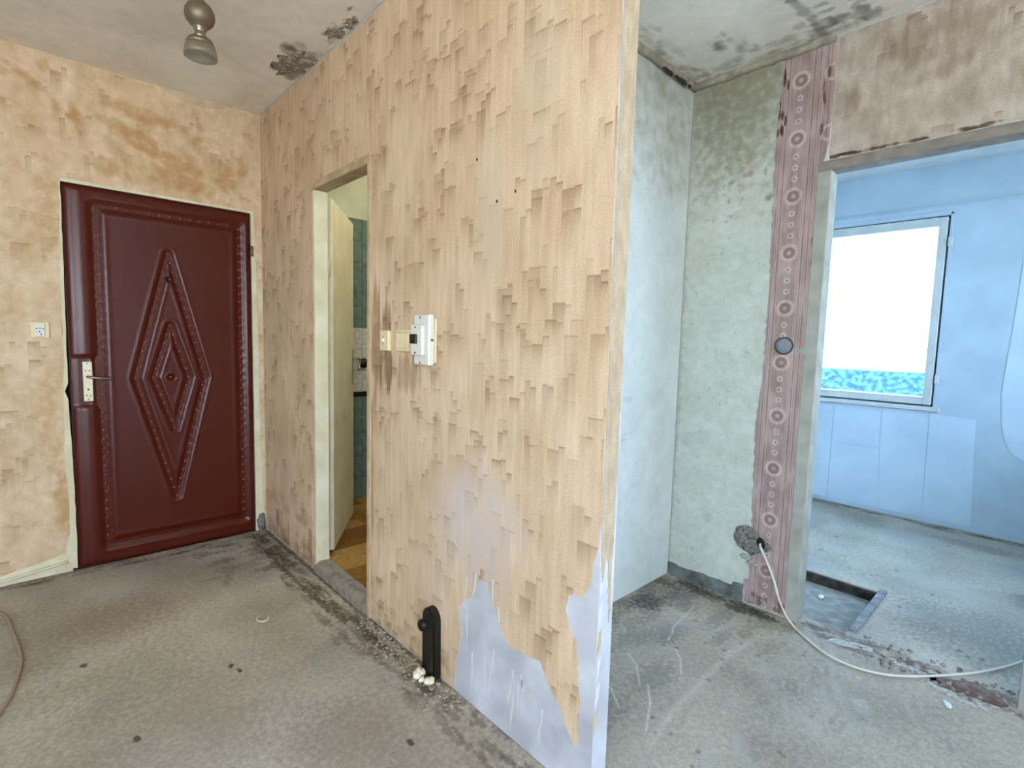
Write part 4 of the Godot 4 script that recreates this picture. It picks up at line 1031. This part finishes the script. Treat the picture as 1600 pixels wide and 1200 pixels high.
# ------------------------------------------------------------------ fittings
func wall_fittings() -> void:
	# outlet left of the padded door
	var so := base("wall_socket", "small cream outlet plate left of the padded door", "outlet", Vector3(0.033, 1.231, -EA))
	put("plate", box_mesh(Vector3(-0.035, -0.039, 0), Vector3(0.035, 0.039, 0.009), 0.003), mats.ivory, so)
	put("insert", box_mesh(Vector3(-0.021, -0.032, 0.006), Vector3(0.019, 0.032, 0.014), 0.003), mats.white_plastic, so)
	for p in [[-0.012, 0.006], [0.010, 0.006], [0.0, 0.008], [-0.002, -0.008], [0.003, -0.02]]:
		put("contact_hole", lathe_mesh([Vector2(0.003, -0.001), Vector2(0.003, 0.0006), Vector2(0, 0.0007)], Vector3(p[0], p[1], 0.014), Vector3(0, 0, 1), 8), mats.dark, so)
	# aerial outlet and light switch beside the bathroom opening
	var s1 := base("aerial_outlet", "small ivory outlet box nearest the bathroom door opening", "outlet", Vector3(PX, 1.228, -1.866), B_SIDE)
	put("box", box_mesh(Vector3(-0.035, -0.041, 0), Vector3(0.035, 0.041, 0.017), 0.004), mats.ivory, s1)
	put("jack", lathe_mesh([Vector2(0.010, -0.001), Vector2(0.010, 0.002), Vector2(0.006, 0.003), Vector2(0.006, 0.008), Vector2(0, 0.009)], Vector3(-0.004, 0.0, 0.017), Vector3(0, 0, 1), 14), mats.white_plastic, s1)
	for p in [[-0.018, 0.0], [0.008, 0.0], [-0.004, 0.014], [-0.004, -0.012]]:
		put("screw", lathe_mesh([Vector2(0.0025, -0.001), Vector2(0.0025, 0.0006), Vector2(0, 0.0008)], Vector3(p[0], p[1], 0.017), Vector3(0, 0, 1), 8), mats.dark, s1)
	var s2 := base("light_switch", "ivory light switch with a wide rocker, between the outlet and the white box", "switch", Vector3(PX, 1.231, -1.725), B_SIDE)
	var st := begin()
	for f in [[-0.043, -0.041, 0.043, -0.030], [-0.043, 0.030, 0.043, 0.041], [-0.043, -0.030, -0.036, 0.030], [0.032, -0.030, 0.043, 0.030]]:
		box(st, Vector3(f[0], f[1], 0), Vector3(f[2], f[3], 0.019), 0.002)
	box(st, Vector3(-0.036, -0.030, 0), Vector3(0.032, 0.030, 0.009))
	put("frame", done(st), mats.ivory, s2)
	st = begin()
	for q in [[-1.0, 1.0]]:
		var a := Vector3(-0.034, -0.028, 0.016)
		var b := Vector3(0.030, -0.028, 0.012)
		var cc := Vector3(0.030, 0.028, 0.020)
		var dd := Vector3(-0.034, 0.028, 0.024)
		quad(st, a, b, cc, dd, Vector3(0, 0, 1))
		var dn := Vector3(0, 0, -0.012)
		quad(st, a, b, b + dn, a + dn, Vector3(0, -1, 0))
		quad(st, cc, dd, dd + dn, cc + dn, Vector3(0, 1, 0))
		quad(st, b, cc, cc + dn, b + dn, Vector3(1, 0, 0))
		quad(st, dd, a, a + dn, dd + dn, Vector3(-1, 0, 0))
	put("rocker", done(st), mats.ivory, s2)
	# white box with a black rocker
	var s3 := base("fuse_switch_box", "tall white switch box with a small black rocker on the papered partition", "switch box", Vector3(PX, 1.236, -1.572), B_SIDE)
	put("backing", box_mesh(Vector3(-0.046, -0.080, 0), Vector3(0.052, 0.076, 0.006), 0.002), mats.ivory, s3)
	put("box", box_mesh(Vector3(-0.052, -0.090, 0.006), Vector3(0.046, 0.090, 0.030), 0.004), mats.white_plastic, s3)
	var cov := put("cover", box_mesh(Vector3(-0.050, -0.056, 0.030), Vector3(0.026, 0.054, 0.046), 0.004), mats.white_plastic, s3)
	put("rocker", box_mesh(Vector3(-0.046, -0.014, 0.044), Vector3(-0.004, 0.020, 0.053), 0.003), mats.black_plastic, cov)
	for p in [[-0.012, 0.080, 0.030], [-0.010, -0.082, 0.030], [-0.018, 0.044, 0.046], [-0.018, -0.046, 0.046]]:
		put("screw", lathe_mesh([Vector2(0.0035, -0.001), Vector2(0.0035, 0.001), Vector2(0, 0.0014)], Vector3(p[0], p[1], p[2]), Vector3(0, 0, 1), 10), plain(Color(0.16, 0.13, 0.12), 0.5, 0.4), s3)
	put("side_screw", lathe_mesh([Vector2(0.005, -0.001), Vector2(0.005, 0.003), Vector2(0, 0.004)], Vector3(0.046, 0.0, 0.018), Vector3(1, 0, 0), 12), mats.steel, s3)
	# black cable cap at the foot of the partition
	var bc := base("black_conduit_end", "tall black plastic cable cap with a round knob standing against the partition's foot", "cable cap", Vector3(PX, 0.0, -1.512), B_SIDE)
	var pts := []
	for k in 17:
		var an := PI * k / 16
		pts.append(Vector2(cos(an) * 0.04, 0.215 + sin(an) * 0.045))
	pts.append_array([Vector2(-0.040, 0.002), Vector2(0.044, 0.002)])
	put("body", sheet(pts, 0.026), mats.black_plastic, bc)
	var pts2 := pts.map(func(p): return Vector2(p.x * 0.82, 0.012 + p.y * 0.94))
	put("raised_face", sheet(pts2, 0.005, Rect2(0, 0, 1, 1), 0.026), mats.black_plastic, bc)
	put("knob", lathe_mesh([Vector2(0.021, 0.0), Vector2(0.021, 0.020), Vector2(0.018, 0.024), Vector2(0, 0.025)], Vector3(-0.026, 0.188, 0.022), Vector3(0, 0, 1), 24), mats.black_plastic, bc)
	# mortar round a torn-out socket, with its hole
	var pa := base("mortar_patch", "rough grey mortar lump round the torn-out socket hole beside the doorway", "mortar patch", Vector3(DX, 0, 0), B_SIDE)
	var blob := torn([Vector2(1.044, 0.319), Vector2(1.031, 0.365), Vector2(0.992, 0.383), Vector2(0.946, 0.371), Vector2(0.914, 0.340), Vector2(0.87, 0.318), Vector2(0.862, 0.295), Vector2(0.895, 0.272), Vector2(0.93, 0.262), Vector2(0.955, 0.240), Vector2(0.983, 0.257), Vector2(1.025, 0.27), Vector2(1.044, 0.319)], 0.008, 0.004)
	put("mortar", sheet(mirror(blob), 0.007), mats.rough, pa)
	for p in [[1.0, 0.32, 0.035, 0.045], [0.965, 0.285, 0.04, 0.03], [0.955, 0.345, 0.03, 0.022], [1.01, 0.345, 0.02, 0.02]]:
		put("mortar_lump", lump(Vector3(p[2], p[3], 0.012), int(p[0] * 1000), 0.7, 10), mats.rough, pa, Transform3D(Basis(), Vector3(-p[0], p[1], 0.004)))
	put("hole", lump(Vector3(0.018, 0.026, 0.004), 77, 0.5, 8), mats.dark, pa, Transform3D(Basis(Vector3(0, 0, 1), 0.5), Vector3(-0.912, 0.318, 0.009)))
	for p in [[0.99, 0.228, 0.02], [0.955, 0.212, 0.016], [0.93, 0.205, 0.014], [0.97, 0.20, 0.012]]:
		put("plaster_chip", lump(Vector3(p[2], p[2] * 0.6, 0.005), int(p[0] * 997), 0.8, 6), mats.grey_cream, pa, Transform3D(Basis(), Vector3(-p[0], p[1], 0.002)))
	# round blanking cover
	var cv := base("blanking_cover", "round grey blanking cover on the pink wallpaper strip", "cover", Vector3(DX - 0.0015, 1.248, -0.876), B_SIDE)
	put("ring", lathe_mesh([Vector2(0.040, -0.001), Vector2(0.040, 0.003), Vector2(0.036, 0.005), Vector2(0.034, 0.002), Vector2(0.034, 0.0)], Vector3.ZERO, Vector3(0, 0, 1), 32), plain(Color(0.22, 0.24, 0.26), 0.8), cv)
	put("disc", lathe_mesh([Vector2(0.034, 0.0), Vector2(0.033, 0.006), Vector2(0.012, 0.008), Vector2(0.006, 0.007), Vector2(0, 0.004)], Vector3.ZERO, Vector3(0, 0, 1), 32), plain(Color(0.48, 0.50, 0.52), 0.6), cv)
	put("plaster_smear", sheet(torn([Vector2(0.04, -0.025), Vector2(0.085, -0.035), Vector2(0.105, -0.02), Vector2(0.108, 0.0), Vector2(0.09, 0.006), Vector2(0.075, -0.008), Vector2(0.04, -0.025)], 0.01, 0.003), 0.002), mats.grey_cream, cv)

func lamp() -> void:
	var at := Vector3(0.462, 0, -2.09)
	var drop := Transform3D(Basis(), Vector3(0, -0.018, 0))
	var o := base("pendant_lamp", "hanging lamp with a tarnished turned stem and a frosted glass bowl", "lamp", at)
	put("rod", lathe_mesh([Vector2(0, H), Vector2(0.03, H), Vector2(0.03, H - 0.01), Vector2(0.012, H - 0.03), Vector2(0.012, 2.36), Vector2(0.0, 2.36)], Vector3.ZERO), mats.brass, o)
	put("bulb_holder", lathe_mesh([Vector2(0.009, 2.385), Vector2(0.014, 2.378), Vector2(0.02, 2.37), Vector2(0.036, 2.356), Vector2(0.045, 2.338), Vector2(0.046, 2.322), Vector2(0.042, 2.308), Vector2(0.032, 2.296), Vector2(0.021, 2.288), Vector2(0.017, 2.280)], Vector3.ZERO, Vector3.UP, 40), mats.brass, o, drop)
	put("stem_neck", lathe_mesh([Vector2(0.017, 2.292), Vector2(0.022, 2.288), Vector2(0.022, 2.283), Vector2(0.017, 2.279), Vector2(0.017, 2.268), Vector2(0.02, 2.262), Vector2(0.02, 2.256), Vector2(0.016, 2.25)], Vector3.ZERO), mats.steel, o, drop)
	put("gallery", lathe_mesh([Vector2(0.016, 2.258), Vector2(0.022, 2.254), Vector2(0.036, 2.248), Vector2(0.042, 2.238), Vector2(0.0425, 2.234), Vector2(0.040, 2.232), Vector2(0.045, 2.226), Vector2(0.050, 2.205), Vector2(0.051, 2.192), Vector2(0.048, 2.192)], Vector3.ZERO, Vector3.UP, 40), mats.brass, o, drop)
	var gm := plain(Color(0.74, 0.69, 0.60, 0.18), 0.3)
	gm.transparency = BaseMaterial3D.TRANSPARENCY_ALPHA
	var prof := [Vector2(0.043, 2.200), Vector2(0.044, 2.192), Vector2(0.07, 2.186), Vector2(0.11, 2.175), Vector2(0.14, 2.150), Vector2(0.153, 2.120), Vector2(0.152, 2.095), Vector2(0.138, 2.070), Vector2(0.10, 2.049), Vector2(0.055, 2.037), Vector2(0.02, 2.034), Vector2(0.0, 2.026)]
	put("glass_bowl", lathe_mesh(prof, Vector3.ZERO, Vector3.UP, 48), gm, o)

func cables_and_debris() -> void:
	var wc := plain(Color(0.84, 0.80, 0.74), 0.5)
	var st := begin(true)
	tube(st, smooth_path([Vector3(2.476, 0.316, -0.912), Vector3(2.462, 0.306, -0.905), Vector3(2.455, 0.243, -0.866), Vector3(2.45, 0.175, -0.832), Vector3(2.445, 0.12, -0.812)], 0.01), 0.0055, 8)
	var c1 := put("loose_cable", done(st), wc)
	tag(c1, "loose white cable hanging from the socket hole and running across the doorway floor", "cable")
	st = begin(true)
	var lay := [Vector3(2.445, 0.125, -0.814), Vector3(2.44, 0.05, -0.775), Vector3(2.42, 0.008, -0.72), Vector3(2.372, 0.007, -0.66), Vector3(2.304, 0.007, -0.544), Vector3(2.318, 0.007, -0.417), Vector3(2.395, 0.009, -0.311), Vector3(2.563, 0.009, -0.181), Vector3(2.73, 0.009, -0.084), Vector3(2.87, 0.012, -0.02), Vector3(3.05, 0.012, 0.05)]
	tube(st, smooth_path(lay, 0.012), 0.0042, 8)
	put("thin_core", done(st), wc, c1)
	st = begin(true)
	tube(st, smooth_path([Vector3(-0.32, 0.006, -3.30), Vector3(-0.148, 0.006, -3.058), Vector3(-0.104, 0.006, -2.829), Vector3(-0.077, 0.006, -2.584), Vector3(-0.089, 0.006, -2.404), Vector3(-0.117, 0.006, -2.264), Vector3(-0.20, 0.006, -2.05)], 0.02), 0.006, 8)
	tag(put("floor_cable", done(st), plain(Color(0.60, 0.52, 0.44), 0.6)), "dull grey cable curving over the concrete floor near the entry wall", "cable")
	# foam lump under the black cap
	var fo := base("foam_lump", "crumbly white foam lump under the black cable cap", "foam", Vector3(0.995, 0.006, -1.50))
	for k in 9:
		put("foam_crumb", lump(Vector3(0.014, 0.011, 0.014) * rng.randf_range(0.7, 1.2), 200 + k, 0.7, 6), plain(Color(0.92, 0.88, 0.78), 0.9), fo, Transform3D(Basis(), Vector3(rng.randf_range(-0.012, 0.018), rng.randf_range(0.0, 0.016), rng.randf_range(-0.035, 0.035))))
	# wire ends by it
	st = begin(true)
	tube(st, smooth_path([Vector3(0.985, 0.006, -1.60), Vector3(0.99, 0.03, -1.57), Vector3(1.0, 0.04, -1.54), Vector3(0.995, 0.02, -1.51)], 0.008), 0.0035, 6)
	tag(put("wire_end", done(st), plain(Color(0.62, 0.52, 0.42), 0.7)), "short stiff wire end poking up left of the white foam lump", "wire")
	# white curl of insulation on the hall floor
	st = begin(true)
	var pts := []
	for k in 12: pts.append(Vector3(0.69 + cos(k * 0.42) * 0.022, 0.005, -2.296 + sin(k * 0.42) * 0.03))
	tube(st, pts, 0.0028, 6)
	tag(put("cable_curl", done(st), plain(Color(0.86, 0.82, 0.70), 0.6)), "small white curl of cable sheath on the hall floor", "scrap")
	tag(put("white_chip", lump(Vector3(0.020, 0.007, 0.010), 301, 0.5, 6), plain(Color(0.88, 0.90, 0.90), 0.8), self, Transform3D(Basis(Vector3.UP, 0.5), Vector3(2.312, 0.006, -0.188))), "white plaster chip on the floor before the doorway's right jamb", "chip")
	tag(put("white_chip", lump(Vector3(0.016, 0.010, 0.012), 302, 0.5, 6), plain(Color(0.88, 0.90, 0.90), 0.8), self, Transform3D(Basis(), Vector3(2.95, -0.045, -0.77))), "white plaster chip lying in the sunken floor field", "chip")
	# mortar rubble along the partition's foot
	st = begin(true)
	for k in 300:
		var a := lerpf(1.30, 2.02, rng.randf())
		var sp := 0.05 if a < 1.85 else 0.03
		var s := rng.randf_range(0.002, 0.007)
		var p := Vector3(1.04 - absf(rng.randfn(0.0, sp)), s * 0.4, -a)
		st.append_from(lump(Vector3(s * rng.randf_range(0.8, 1.9), s * 0.8, s), 400 + k, 0.6, 4), 0, Transform3D(Basis(Vector3.UP, rng.randf() * TAU), p))
	var rb := put("mortar_rubble", st.commit(), mats.rubble)
	tag(rb, "fine mortar rubble scattered along the foot of the papered partition", "rubble", "stuff")
	st = begin(true)
	for k in 120:
		var s := rng.randf_range(0.003, 0.008)
		var p := Vector3(rng.randf_range(2.40, 2.62), s * 0.4, -rng.randf_range(0.0, 0.5))
		var clear := true
		for i in lay.size() - 1:
			clear = clear and Geometry3D.get_closest_point_to_segment(p, lay[i], lay[i + 1]).distance_to(p) > 0.024
		if not clear: continue
		st.append_from(lump(Vector3(s * 1.4, s * 0.8, s), 700 + k, 0.6, 4), 0, Transform3D(Basis(Vector3.UP, rng.randf() * TAU), p))
	tag(put("sill_rubble", st.commit(), mats.crumble), "fine grit left in the doorway where the sill was broken out", "rubble", "stuff")
